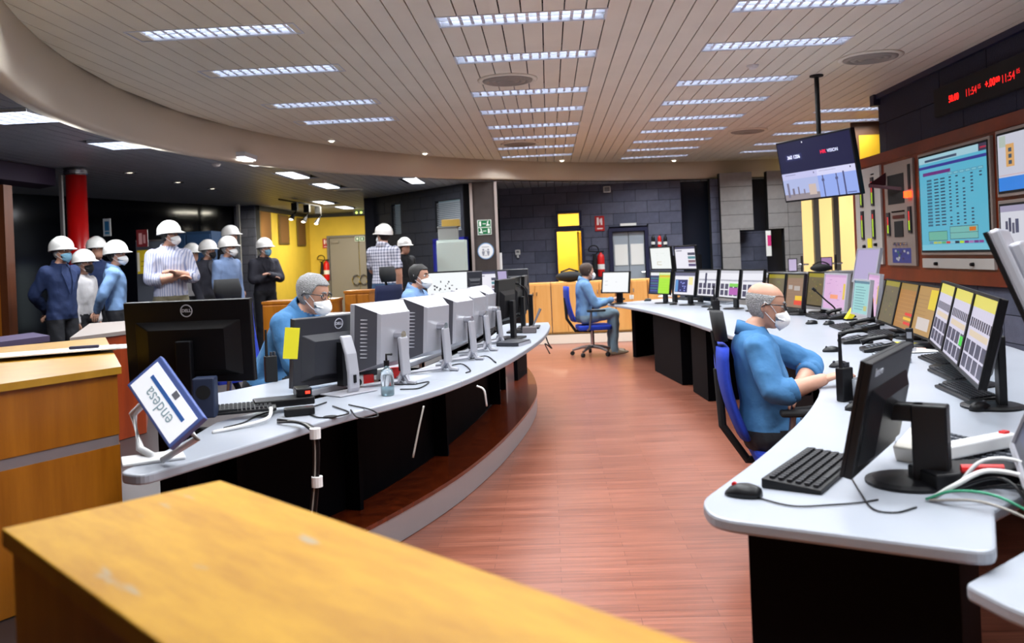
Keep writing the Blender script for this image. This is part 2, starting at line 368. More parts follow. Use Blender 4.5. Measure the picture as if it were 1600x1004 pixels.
LTB = [mat('pale_block_a', '8f8c8b', .8, var=.08, vscale=9, bump=.3, bscale=80), mat('pale_block_b', '979391', .8, var=.08, vscale=9, bump=.3, bscale=80)]
YEL = mat('yellow_paint', 'd8b83c', .7, var=.06, vscale=3); CREAM = mat('cream_glowing_wall', 'f2dc9e', .7, emit=.55)  # cream bay walls emit a glow of their own, standing in for light on them
YB = 17.5
# back wall: u measured from X=-0.95
bx = -.95
wall('wall_back', (bx, YB), (3.47, YB), .15, 2.86, MORT, DKB, holes=[(.2-bx, .69-bx, .15, 1.93), (.24-bx, .66-bx, 2.04, 2.29), (1.25-bx, 2.02-bx, .15, 1.98), (2.72-bx, 3.3-bx, .15, 2.86)])
wall('wall_pillar', (3.47, YB-.15), (5.06, YB-.15), .15, 2.95, MORT, LTB, bw=.66, bh=.28, holes=[(.64, .93, 1.8, 2.95), (.36, 1.23, .95, 1.8)], stagger=False)
wall('wall_recess', (3.4, YB+.5), (5.06, YB+.5), .15, 2.95, mat('navy_recess', '10132a', .7))
wall('wall_recess_low', (3.83, YB+.25), (4.45, YB+.25), .9, 1.78, MORT, DKB, bw=.7, bh=.28)
wall('wall_glazing_back', (2.68, YB+.35), (3.42, YB+.35), .15, 2.86, mat('dusk_glass', '1d2533', .15))
# room seen through the yellow doorway
def room(name, x0, x1, y0, y1, z0, z1, m, power, col, lamp_label):
    mb = MB(); mb.bb(x0, x1, y1, y1+.05, z0, z1); mb.bb(x0-.05, x0, y0, y1+.05, z0, z1); mb.bb(x1, x1+.05, y0, y1+.05, z0, z1); mb.bb(x0-.05, x1+.05, y0, y1+.05, z1, z1+.05)
    struct(mb.build(name, m))
    t = thing('ceiling_lamp', lamp_label, 'lamp', ((x0+x1)/2, (y0+y1)/2, z1-.06))
    MB().lathe([(.12, .05), (.13, .02), (.1, 0), (.01, -.005)]).build('lamp_globe', mat('warm_globe', 'fff0c8', .5, emit=3), t)
    l = bpy.data.lights.new('lamp_light', 'AREA'); l.energy = power; l.color = col; l.shape = 'DISK'; l.size = .25
    o = bpy.data.objects.new('lamp_light', l); COL.objects.link(o); o.parent = t; o.location.z = -.02
room('wall_corridor', -.3, 1.2, YB+.22, YB+2.2, .15, 2.7, YEL, 50, (1, .9, .65), 'round ceiling lamp inside the yellow corridor')
# glazed bay on the right with cream wall behind
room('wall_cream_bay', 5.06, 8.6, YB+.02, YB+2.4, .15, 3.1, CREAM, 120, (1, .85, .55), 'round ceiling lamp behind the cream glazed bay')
for i, px in enumerate((1275, 1306)):
    p = aty(px, 350, YB); struct(MB().bb(p.x-.055, p.x+.055, YB-.06, YB+.04, .15, 2.95).build('trim_%d' % (i+2), mat('grey_mullion', '77726e', .5, .3)))
struct(MB().bb(5.06, 8.7, YB-.06, YB+.04, 2.72, 3.2).build('trim_4', mat('fascia_plaster', 'dcd0c0', .7)))
# door frames in the back wall
def frame_box(mb, x0, x1, z0, z1, y, w=.05, d=.1, bottom=False):
    mb.bb(x0-w, x0, y-d, y, z0, z1+w); mb.bb(x1, x1+w, y-d, y, z0, z1+w); mb.bb(x0, x1, y-d, y, z1, z1+w)
    if bottom: mb.bb(x0, x1, y-d, y, z0-w, z0)
NAVY = mat('navy_metal', '11163a', .5); LGREY = mat('pale_grey_door', '9aa3ad', .45)
d = MB(); frame_box(d, .2, .69, .15, 1.93, YB+.03); frame_box(d, .24, .66, 2.04, 2.29, YB+.03, bottom=True)
do = struct(d.build('door_1', NAVY)); MB().box((.66, YB+.45, 1.04), (.03, .8, 1.75), rz=-.1).build('door_leaf', mat('yellow_leaf', 'd9b93e', .5), do)
d = MB(); frame_box(d, 1.31, 1.96, .15, 1.88, YB+.03, w=.07); d.bb(1.25, 2.02, YB+.05, YB+.1, 1.88, 2.0)
do = struct(d.build('door_2', NAVY)); MB().bb(1.32, 1.63, YB, YB+.05, .16, 1.87).build('door_leaf', LGREY, do, bevel=.01); MB().bb(1.64, 1.95, YB, YB+.05, .16, 1.87).build('door_leaf', LGREY, do, bevel=.01)
for k in range(2): MB().bb(1.35+.32*k, 1.61+.32*k, YB-.012, YB-.001, 1.2, 1.62).build('notice', PAPER, do)
MB().tube([(1.93, YB-.01, 1.05), (1.93, YB-.06, 1.05), (1.85, YB-.06, 1.05)], .012).build('door_handle', CHROME, do)
MB().bb(1.48, 1.8, YB-.045, YB-.03, 1.99, 2.04).build('door_plate', PAPER, do)
# slanted dark wall on the left of the steel column
S0, S1 = (-3.69, 18.39), (-1.52, 15.92)
def su(x, y): p = atp(x, y, S0, S1); return (p.xy-Vector(S0)).length, p.z
h1 = (*[su(612, 340)[0], su(626, 340)[0]], su(618, 366)[1], su(618, 319)[1]); h2 = (su(680, 340)[0], su(720, 340)[0], su(700, 361)[1], su(700, 312)[1]); h3 = (su(679, 400)[0], su(728, 400)[0], .2, su(700, 375)[1])
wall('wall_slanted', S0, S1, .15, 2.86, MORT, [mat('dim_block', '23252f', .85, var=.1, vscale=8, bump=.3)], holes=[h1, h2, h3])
def on_s(u, z, off=0):
    t = (Vector(S1)-Vector(S0)).normalized(); n = Vector((t.y, -t.x)); n = n if n.dot(-Vector(S0)) > 0 else -n; p = Vector(S0)+t*u+n*off; return (p.x, p.y, z)
ANG_S = atan2(S1[1]-S0[1], S1[0]-S0[0])
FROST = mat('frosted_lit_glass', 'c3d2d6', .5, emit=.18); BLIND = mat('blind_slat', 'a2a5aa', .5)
for i, h in enumerate((h1, h2)):
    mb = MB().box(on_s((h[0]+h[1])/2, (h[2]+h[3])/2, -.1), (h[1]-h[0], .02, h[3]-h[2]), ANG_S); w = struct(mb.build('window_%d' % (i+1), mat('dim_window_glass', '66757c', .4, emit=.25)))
    nz = int((h[3]-h[2])/.035); slat = MB().box((0, 0, 0), (h[1]-h[0]-.01, .03, .004), M=Matrix.Rotation(.6, 3, 'X')).mesh('blind_slat', BLIND)
    for k in range(nz):
        o = bpy.data.objects.new('blind_slat', slat); COL.objects.link(o); o.parent = w; o.location = on_s((h[0]+h[1])/2, h[2]+(k+.5)*.035, -.05); o.rotation_euler.z = ANG_S
mb = MB(); um = (h3[0]+h3[1])/2
for a, b in ((h3[0], h3[0]+.06), (h3[1]-.04, h3[1])): mb.box(on_s((a+b)/2, (h3[2]+h3[3])/2, -.02), (b-a, .1, h3[3]-h3[2]), ANG_S)
mb.box(on_s(um, h3[3], -.02), (h3[1]-h3[0], .1, .08), ANG_S); do = struct(mb.build('door_3', mat('cobalt_frame', '0b1580', .4)))
MB().box(on_s(um, (h3[2]+h3[3])/2, -.06), (h3[1]-h3[0]-.1, .04, h3[3]-h3[2]-.05), ANG_S).build('door_leaf', FROST, do)
# yellow corner at the far left
YC, YX = 23.1, -6.4
wall('wall_yellow_side', (-6.5, 19.0), (-6.4, YC), .15, 2.86, YEL)
wall('wall_yellow_end', (-6.4, YC), (-3.2, YC), .15, 2.86, YEL)
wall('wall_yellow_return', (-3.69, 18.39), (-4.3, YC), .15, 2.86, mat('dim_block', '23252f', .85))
struct(MB().bb(-6.4, -4.3, YC-.05, YC-.01, 2.74, 2.84).box((-6.42, 21.1, 2.79), (.06, 4.1, .1)).build('trim_5', mat('dark_cornice', '1c1a1a', .6)))
# dark block end next to the yellow wall, dark glazing to the left
wall('wall_dark_end', (-6.95, 19.0), (-6.45, 18.95), .15, 2.86, MORT, DKB, bw=.3, bh=.2)
GLZ = mat('black_glass', '03050f', .12); wall('wall_left', (-9.2, 12.6), (-6.95, 19.1), .15, 2.86, GLZ)
wall('wall_left_near', (-8.2, 3.0), (-9.2, 12.6), .15, 2.86, GLZ)
p = aty(372, 330, 18.4); struct(MB().bb(p.x-.03, p.x+.03, 18.37, 18.43, .15, 2.84).build('trim_6', mat('pale_mullion', 'b8b8b8', .4)))
struct(MB().bb(-9.4, -9.2, -2, 24.4, .15, 2.9).bb(-9.4, 8.9, 24.4, 24.5, 0, 3.3).bb(8.8, 8.9, YR, 24.4, 0, 3.3).build('wall_outer', mat('dark_outer_wall', '15161d', .8)))
struct(MB().bb(-9.4, 8.9, -1.95, -1.9, 0, 3.3).build('wall_front', mat('warm_grey_wall', '6b645c', .8)))
# right wall
wr = wall('wall_right', (XR, -1.9), (XR, YR), 0, 1.0, MORT, DKB, bw=.9, bh=.25, thick=.3)
wall('wall_right_upper', (XR-.02, -1.9), (XR-.02, YR-.05), 2.5, ZC+.02, MORT, [mat('indigo_block', '1b1d33', .8, var=.1, vscale=8, bump=.3)], bw=.95, bh=.37, thick=.3)
struct(MB().bb(XR+.02, XR+.32, -1.9, 11.5, .98, 2.52).build('wall_right_core', MORT))
struct(MB().bb(XR-.1, XR+.1, YR-.12, YR, 3.1, ZC).bb(XR-.07, XR-.02, 3, YR-.1, ZC-.06, ZC).build('trim_7', mat('navy_metal', '11163a', .5)))
# ================================================================== CEILING FITTINGS
TUBE = mat('fluorescent_tube', 'e8f0ff', .4, emit=9); LOUV = mat('louvre_aluminium', 'dfe4f0', .3, .3); HOUS = mat('lamp_housing', 'd5dae4', .3, .2)
def fluor():
    t = thing('ceiling_light', 'x', 'light'); mb = MB()
    w, d, h = LW-.01, LD-.01, .085
    mb.bb(-w/2, w/2, -d/2, d/2, h, h+.01); mb.bb(-w/2, -w/2+.006, -d/2, d/2, 0, h); mb.bb(w/2-.006, w/2, -d/2, d/2, 0, h); mb.bb(-w/2, w/2, -d/2, -d/2+.006, 0, h); mb.bb(-w/2, w/2, d/2-.006, d/2, 0, h)
    mb.build('housing', HOUS, t)
    for y in (-.065, .065): MB().cyl((-w/2+.03, y, .066), (w/2-.03, y, .066), .013, n=8).build('tube', TUBE, t)
    mb = MB(); n = 15
    for k in range(1, n): xk = -w/2+w*k/n; mb.add([(xk-.012, -d/2+.006, .012), (xk, -d/2+.006, .048), (xk+.012, -d/2+.006, .012), (xk-.012, d/2-.006, .012), (xk, d/2-.006, .048), (xk+.012, d/2-.006, .012)], [(0, 1, 4, 3), (1, 2, 5, 4), (0, 3, 5, 2)])
    mb.bb(-w/2, w/2, -.004, .004, .005, .048); mb.build('louvre', LOUV, t)
    mb = MB(); mb.bb(-w/2-.012, w/2+.012, -d/2-.012, -d/2, -.006, .004); mb.bb(-w/2-.012, w/2+.012, d/2, d/2+.012, -.006, .004); mb.bb(-w/2-.012, -w/2, -d/2, d/2, -.006, .004); mb.bb(w/2, w/2+.012, -d/2, d/2, -.006, .004); mb.build('rim', HOUS, t)
    l = bpy.data.lights.new('lamp_light', 'AREA'); l.shape = 'RECTANGLE'; l.size = w-.08; l.size_y = d-.05; l.energy = LAMP_W; l.color = (.93, .97, 1.0); l.spread = radians(138)
    o = bpy.data.objects.new('lamp_light', l); COL.objects.link(o); o.parent = t; o.location.z = -.004
    return t
proto = fluor(); first = True
ROWN = ['leftmost row', 'centre row', 'row right of centre', 'row beyond the hanging television']
for c, lx in enumerate(LX):
    for i, y in enumerate(LY[c]):
        o = proto if first else copy_tree(proto); first = False
        o.location = (lx+LW/2, y+LD/2, ZC); o['group'] = 'louvred lights of the round ceiling'
        o['label'] = ('overhead louvred light %s in the %s, out of view' % (ORD[i], ROWN[c])) if y < 5.5 else 'long louvred ceiling light, %s in view of the %s' % (ORD[i-(5 if c < 3 else 0)], ROWN[c])
# strip lights of the outer ceiling
lens = mat('bright_diffuser', 'f2f6ff', .4, emit=2.0)
for i, (lx, y) in enumerate(OL):
    far = y > 18
    t = thing('ceiling_light', ['narrow white strip light nearest the pale curved fascia on the left', 'second narrow strip light along the dim outer ceiling', 'third narrow strip light along the dim outer ceiling', 'lone strip light under the fascia left of the steel column', 'nearer of two strip lights over the yellow corner', 'farther of two strip lights over the yellow corner'][i], 'light', (lx+.13, y+.52, ZO), 0, 'strip lights of the outer ceiling')
    MB().bb(-.125, .125, -.515, .515, .01, .07).build('housing', HOUS, t); MB().bb(-.115, .115, -.5, .5, -.002, .012).build('diffuser', lens, t)
    l = bpy.data.lights.new('lamp_light', 'AREA'); l.shape = 'RECTANGLE'; l.size = .2; l.size_y = .95; l.energy = 42 if far else 34; l.color = (.95, .97, 1) if not far else (1, .93, .75)
    o = bpy.data.objects.new('lamp_light', l); COL.objects.link(o); o.parent = t; o.location.z = -.01
for i, (lx, y) in enumerate(SQ):
    t = thing('ceiling_light', ['square louvred ceiling light at the far left edge of the picture', 'square louvred ceiling light tilted beside a black housing above the visitors'][i], 'light', (lx+.28, y+.28, ZO-.03), 0)
    MB().bb(-.3, .3, -.3, .3, .03, .13).build('housing', BLK2, t); mb = MB()
    for k in range(5): mb.bb(-.27+.108*k, -.27+.108*k+.1, -.27, .27, .018, .029)
    mb.build('diffuser', lens, t); mb = MB()
    for k in range(6): mb.bb(-.275, .275, -.275+.11*k-.004, -.275+.11*k+.004, 0, .028); mb.bb(-.279+.1108*k, -.271+.1108*k, -.27, .27, 0, .028)
    mb.build('louvre', LOUV, t)
    MB().bb(-.33, .0, .31, .5, .03, .14).build('gear_box', BLK2, t)
    l = bpy.data.lights.new('lamp_light', 'AREA'); l.size = .5; l.energy = 40; l.color = (.93, .97, 1); o = bpy.data.objects.new('lamp_light', l); COL.objects.link(o); o.parent = t; o.location.z = -.005
# round air diffusers
for i, (x, y, z, r, lab) in enumerate(((793, 124, ZC, .3, 'round ceiling air diffuser between the centre row lights'), (1360, 89, ZC, .3, 'round ceiling air diffuser near the dark right wall'), (812, 224, ZC, .3, 'round air diffuser far back in the centre row'), (1168, 204, ZC, .3, 'round air diffuser above and left of the hanging television'), (544, 296, ZO, .28, 'round air diffuser in the dim outer ceiling'))):
    p = atz(x, y, z); t = thing('air_diffuser', lab, 'air vent', (p.x, p.y, z))
    MB().lathe([(r, 0), (r, -.008), (r*.9, -.02), (r*.82, -.008), (r*.8, 0)], n=32).build('outer_ring', BOARD, t, True)
    for k in (.72, .5, .28): MB().lathe([(r*k+.04, -.002), (r*k+.03, -.022), (r*k-.01, -.03), (r*k-.03, -.006)], n=28).build('cone', mat('vent_cone', '8f8a82', .5), t, True)
def smoke(x, y, z, lab):
    p = atz(x, y, z); t = thing('smoke_detector', lab, 'detector', (p.x, p.y, z)); MB().lathe([(.055, 0), (.055, -.015), (.035, -.035), (.01, -.04)]).build('body', WHITEP, t, True); MB().lathe([(.06, .004), (.06, -.006), (.02, -.007)]).build('base', WHITEP, t)
smoke(1176, 102, ZC, 'white smoke detector between the two right light rows'); smoke(338, 256, ZO, 'small smoke detector in the dim outer ceiling beside the curved fascia')
for i, (x, y, lab) in enumerate(((518, 219, 'tiny ceiling spotlight left of the centre lights'), (664, 239, 'tiny ceiling spotlight by the curved fascia left of the centre row'), (878, 250, 'tiny ceiling spotlight by the fascia right of the centre row'), (1053, 250, 'tiny ceiling spotlight by the fascia under the right row'))):
    p = atz(x, y, ZC); t = thing('downlight', lab, 'spotlight', (p.x, p.y, ZC)); MB().lathe([(.07, 0), (.07, -.01), (.05, -.012), (.045, 0)]).build('ring', WHITEP, t); MB().ell((0, 0, -.01), (.035, .035, .02)).build('bulb', mat('bulb_glow', 'fff6e0', .4, emit=4), t)
for i, (x, y, lab) in enumerate(((203, 269, 'recessed downlight in the dark ceiling right of the red column'), (278, 284, 'second recessed downlight in the dark ceiling right of the red column'), (332, 294, 'third recessed downlight near the dark block end wall'))):
    p = atz(x, y, ZO); t = thing('downlight', lab, 'spotlight', (p.x, p.y, ZO)); MB().lathe([(.09, 0), (.09, -.012), (.07, -.012), (.065, 0)]).build('ring', CHROME, t); MB().ell((0, 0, .005), (.05, .05, .02)).build('bulb', mat('bulb_dim', 'fff6e0', .4, emit=1.2), t)
# track spots at the yellow wall
tr = thing('spotlight_track', 'black ceiling track carrying three spotlights before the yellow wall', 'lighting track', (0, 0, 0)); Yt = 19.5
a, b = aty(436, 313, Yt-2.5), aty(500, 331, Yt); a.z = b.z = 2.8
MB().tube([a, b], .02).build('rail', BLK2, tr)
for k, (x, y) in enumerate(((458, 340), (477, 344), (497, 347))):
    p = aty(x, y, Yt-1.2+.55*k); t = thing('track_spotlight', ['left', 'middle', 'right'][k]+' of three black track spotlights by the yellow wall', 'spotlight', p, 0, 'track spotlights')
    top = a.lerp(b, .35+.3*k); tp = Vector((top.x, top.y, 2.78))-p
    MB().tube([tp, (tp.x, tp.y, .22), (.07, .03, .16), (.03, 0, .08)], .018).build('arm', BLK2, t); MB().bb(tp.x-.06, tp.x+.06, tp.y-.06, tp.y+.06, tp.z-.16, tp.z).build('gear_box', BLK2, t)
    MB().cyl((.02, 0, .08), (-.03, -.03, -.03), .03, .065).build('lamp_head', mat('grey_metal', '55555a', .4, .6), t); MB().ell((-.03, -.03, -.035), (.05, .05, .02)).build('bulb', mat('bulb_glow', 'fff6e0', .4, emit=4), t)
    l = bpy.data.lights.new('lamp_light', 'SPOT'); l.energy = 70; l.color = (1, .9, .65); l.spot_size = radians(95); l.spot_blend = .6
    o = bpy.data.objects.new('lamp_light', l); COL.objects.link(o); o.parent = t; o.location = (-.04, -.03, -.08); q = Vector((-6.4, p.y+1.5-.5*k, 1.7))-p if k < 2 else Vector((-5.6, YC, 1.6))-p
    o.rotation_euler = q.to_track_quat('-Z', 'Y').to_euler()
# ================================================================== CONSOLES
MBLK = mat('console_black', '010105', .7, spec=.08)
inner = [(.40, 2.42), (.60, 2.78), (.79, 3.13), (1.08, 3.72), (1.33, 4.39), (1.46, 5.2), (1.49, 6.2), (1.43, 7.24), (1.32, 8.99), (1.11, 10.76), (.80, 12.1)]
outer = [(1.75, 12.9), (2.15, 11.7), (2.45, 10.5), (2.95, 9.2), (3.1, 8), (3.04, 6.6), (2.84, 5.2), (2.45, 3.9), (1.78, 2.85), (1.12, 2.27), (.95, 1.97)]
t = thing('console_desk', 'long curved light grey control console desk along the right side', 'desk', (0, 0, 0))
ic = [(p.x, p.y) for p in catmull([(*p, 0) for p in inner[1:]], 4)]; oc2 = [(p.x, p.y) for p in catmull([(*p, 0) for p in outer[:-2]], 4)]
top = [(.40, 2.27), (.395, 2.43)] + ic + oc2 + [(1.12, 2.27), (.965, 1.955)]
top = rounded(top, [.07, .07]+[0]*len(ic)+[0]*len(oc2)+[0, .06])
MB().prism(top, .715, .75).build('worktop', DESK, t, bevel=.008)
def shift(p, d, line):
    return p
def ped(poly, name='pedestal'): MB().prism(poly, .005, .714).build(name, MBLK, t)
a = atz(1168, 815, .71); ped([(a.x, a.y), (.93, 2.06), (1.3, 2.75), (.86, 3.02)])
for y0, y1, w in ((5.3, 6.6, .7), (8.3, 8.9, .8), (9.35, 10.55, .75)):
    f = lambda y: next(Vector(ic[i]).lerp(Vector(ic[i+1]), (y-ic[i][1])/(ic[i+1][1]-ic[i][1])) for i in range(len(ic)-1) if ic[i][1] <= y <= ic[i+1][1])
    p, q = f(y0), f(y1); ped([(p.x+.1, p.y), (q.x+.1, q.y), (q.x+w, q.y+.1), (p.x+w, p.y+.1)])
ped([(1.12, 12.02), (1.16, 11.96), (1.62, 12.36), (1.58, 12.42)], 'end_panel')
MB().loft([[(a[0]-.06, a[1], .02), (a[0]-.06, a[1], .71), (a[0]-.09, a[1], .71), (a[0]-.09, a[1], .02)] for a in oc2[:-4]]).build('back_panel', MBLK, t)
t = thing('side_desk', 'second light grey desk with rounded corner at the lower right edge', 'desk', (0, 0, 0))
d2 = rounded([(.88, 1.93), (.92, 1.76), (1.6, 1.1), (2.3, 1.7), (1.75, 2.8), (1.2, 2.2)], [.02, .12, .1, .1, 0, 0]); MB().prism(d2, .66, .695).build('worktop', DESK, t, bevel=.008)
MB().prism([(1.02, 1.82), (1.6, 1.25), (2.1, 1.7), (1.7, 2.5), (1.22, 2.1)], .005, .659).build('pedestal', MBLK, t)
# ---- left console
lo = [(-1.33, 2.72), (-1.12, 3.19), (-.94, 3.65), (-.70, 4.09), (-.49, 4.62), (-.27, 5.55), (-.08, 6.85), (-.01, 7.9), (-.02, 8.5)]
lc = [(p.x, p.y) for p in catmull([(*p, 0) for p in lo], 5)]
t = thing('console_desk', 'curved light grey console desk on the timber edged platform, left', 'desk', (0, 0, 0))
o1 = [Vector(a).lerp(Vector(b), min(1, .25+.75*k/8)) for k, (a, b) in enumerate(zip(lc, offs(lc, -.46)))]; o1 = [tuple(q) for q in o1]; k0 = 21
for nm, sl in (('worktop', slice(0, k0)), ('worktop', slice(k0-1, None))):
    A_, B_ = lc[sl], o1[sl]; poly = A_+B_[::-1]
    if sl.start == 0: poly = rounded(poly, [.12]+[0]*(len(poly)-2)+[.05])
    MB().prism(poly, .765, .8).build(nm, DESK, t, bevel=.007)
o2, o3 = offs(lc, -.56), offs(lc, -1.0)
MB().prism(o2[10:]+o3[10:][::-1], .79, .825).build('rear_worktop', DESK, t, bevel=.007)
MB().loft([[(*a, .66), (*a, .7), (*b, .7), (*b, .66)] for a, b in list(zip(offs(lc, -.4), offs(lc, -.62)))[8:]]).build('cable_trough', MBLK, t)
pa, pb = offs(lc, -.53), offs(lc, -.56)
for k in range(7, len(lc)-2, 5):
    e = min(k+5, len(lc)-1); MB().loft([[(*pa[j], .174), (*pa[j], .764), (*pb[j], .764), (*pb[j], .174)] for j in range(k, e+1)]).build('back_panel', MBLK, t)
for k in (9, 17, 25, 33, 39):
    a_, b_ = Vector(offs(lc, -.44)[k]), Vector(offs(lc, -.9)[k]); d_ = b_-a_; MB().box(((a_.x+b_.x)/2, (a_.y+b_.y)/2, .46), (d_.length, .03, .575), atan2(d_.y, d_.x)).build('support_panel', MBLK, t)
# ---- foreground counter (counter ledge right in front of the camera)
HON = wood_mat('worn_honey_wood', 'b07a0c', 'cf9a1e', (3, 14, 3), 1.1, .6, 0, ('a99678', (3, 13, 1), 1.3, .64)); HONV = wood_mat('honey_veneer', '9a6414', 'b67a22', (14, 14, 1), 1.2, .4)
ORG = wood_mat('orange_veneer', '8f5208', 'a86614', (16, 16, 1.2), 1, .35)
ang = atan2(-.73, .77); c0 = Vector((-.64, 1.62)); u = Vector((cos(ang), sin(ang))); v = Vector((-.26, -.25)).normalized()*.36; vv = Vector((u.y, -u.x))*.36
P = [c0, c0+u*2.6, c0+u*2.6+vv, c0+vv]
t = thing('reception_counter', 'worn honey coloured wooden counter in the blurred foreground', 'counter', (c0.x, c0.y, 0), ang)
MB().bb(0, 2.6, -.37, 0, 1.02, 1.05).build('counter_top', HON, t, bevel=.003); MB().bb(.012, 2.58, -.358, -.012, .16, 1.02).build('counter_body', HONV, t)
MB().bb(.012, 2.58, -.358, -.012, .006, .16).build('plinth', MBLK, t)
# ---- left wooden counter with plans on it
t = thing('wooden_counter', 'orange wood counter with grey groove at left, drawings on top', 'counter', (0, 0, 0))
A_, B_, C_, D_ = (-1.86, 3.66), (-2.75, 1.99), (-4.4, 3.6), (-2.84, 5.4)
MB().prism([A_, B_, C_, D_], 1.02, 1.05).build('counter_top', wood_mat('gold_veneer', 'a87a1c', 'bb8c2c', (8, 8, 1), 1, .3), t)
ins = [(-1.88, 3.66), (-2.76, 2.02), (-4.38, 3.6), (-2.85, 5.38)]
MB().prism(ins, .76, 1.019).build('upper_panel', ORG, t); MB().prism([(-1.884, 3.66), (-2.764, 2.024), (-4.376, 3.6), (-2.852, 5.376)], .715, .76).build('groove_strip', mat('groove_metal', '7c7274', .45), t); MB().prism(ins, .155, .715).build('lower_panel', ORG, t)
for k, (z, sx, off) in enumerate(((1.052, .5, (0, 0)), (1.060, .46, (.03, .05)), (1.068, .44, (-.02, .02)))):
    p = atz(82, 551, z); o = MB().box((0, 0, .004), (.62, .24, .006)).build('drawing_sheet', PAPER, None, loc=(p.x+off[0], p.y+off[1], z), rz=radians(24+4*k)); tag(o, ['lowest', 'middle', 'topmost'][k]+' of the folded drawings on the left wooden counter', 'paper', 'folded drawings')
p = atz(132, 551, 1.053); t = thing('stapler', 'dark stapler lying beside the folded drawings', 'stapler', p, radians(20)); MB().box((0, 0, .012), (.15, .04, .02)).build('base', BLACK, t, bevel=.005); MB().box((0, 0, .03), (.14, .032, .016)).build('arm', mat('dark_violet_plastic', '1a1330', .4), t, bevel=.006)
t = thing('wooden_counter', 'red brown wooden counter with pale top behind the visitors', 'counter', (0, 0, 0)); pl = [(-3.5, 6.15), (-3.3, 6.9), (-3.9, 8.2), (-4.3, 7.9)]
MB().prism(pl, .97, 1.0).build('counter_top', mat('pale_top', '857a74', .6), t); MB().prism([(-3.51, 6.18), (-3.31, 6.88), (-3.9, 8.18), (-4.29, 7.88)], .155, .969).build('counter_body', wood_mat('red_veneer', '7a2a0c', '93380f', (12, 12, 1), 1, .35), t)
t = thing('low_ledge', 'purple grey ledge at the far left edge behind the counter', 'ledge'); a = atz(0, 540, .95); MB().prism([(a.x-.9, a.y-.4), (a.x-.35, a.y-.2), (a.x-.15, a.y+.9), (a.x-.6, a.y+1.4)], .9, .95).build('ledge_top', mat('purple_grey', '544c66', .4), t); MB().prism([(a.x-.88, a.y-.35), (a.x-.38, a.y-.15), (a.x-.2, a.y+.85), (a.x-.6, a.y+1.3)], .155, .9).build('ledge_body', MBLK, t)
for (x0, x1, y, zt, lab) in (((408, 522, 10.3, 1.04, 'orange wooden low cabinet behind the grey haired operator')), (537, 578, 10.6, 1.12, 'reddish wooden cabinet end in front of the grey double door')):
    a, b = aty(x0, 465, y), aty(x1, 462, y); t = thing('wooden_cabinet', lab, 'cabinet', ((a.x+b.x)/2, y, .15)); w = b.x-a.x
    MB().bb(-w/2, w/2, 0, .45, zt-.18, zt-.15).build('counter_top', ORG, t); MB().bb(-w/2+.01, w/2-.01, .01, .44, .005, zt-.18).build('body', ORG, t)
    for k in range(2): MB().bb(-w/2+.02+k*(w/2-.01), -.01+k*(w/2-.01), -.012, .009, .04, zt-.2).build('door', ORG, t, bevel=.004)
# ---- back cabinets on the step
for k, (x0, x1) in enumerate(((-.50, .02), (.03, .55), (.56, 1.08), (1.09, 1.61), (1.62, 2.14))):
    t = thing('wooden_cabinet', ['light wooden cabinet at the left end of the back row', 'light wooden cabinet behind the far blue office chair', 'light wooden cabinet behind the white desk monitor', 'light wooden cabinet behind the bright green screen', 'light wooden cabinet at the right end of the back row'][k], 'cabinet', ((x0+x1)/2, 14.3, .15), 0, 'light wooden cabinets on the back step')
    w = x1-x0; LW2 = wood_mat('beech_veneer', 'd79a50', 'e2ab64', (14, 14, 1), 1, .4); MB().bb(-w/2, w/2, 0, .5, .005, .85).build('body', LW2, t)
    for j in range(2):
        d = MB().bb(-w/2+.006+j*w/2, -.006+j*w/2, -.018, -.001, .03, .83).build('door', LW2, t, bevel=.003); MB().box(((-.03 if j == 0 else .03), -.03, .68), (.012, .02, .06)).build('handle', CHROME, d)
p = Vector((.35, 14.5, 1.0)); o = MB(); o.ell((0, 0, .09), (.24, .14, .09)); o.ell((.2, 0, .08), (.12, .13, .07)); o.tube([(-.15, 0, .17), (0, .05, .22), (.15, 0, .17)], .015)
tag(o.build('shoulder_bag', BLK2, None, True, loc=p), 'black soft bag lying on the light wooden cabinets', 'bag')
p2 = Vector((.66, 14.5, 1.0)); o = MB(); o.ell((0, 0, .1), (.1, .1, .1)); o.box((0, 0, .2), (.05, .08, .16)); tag(o.build('camera_bag', BLK2, None, loc=p2), 'small black upright bag beside the soft bag on cabinets', 'bag')
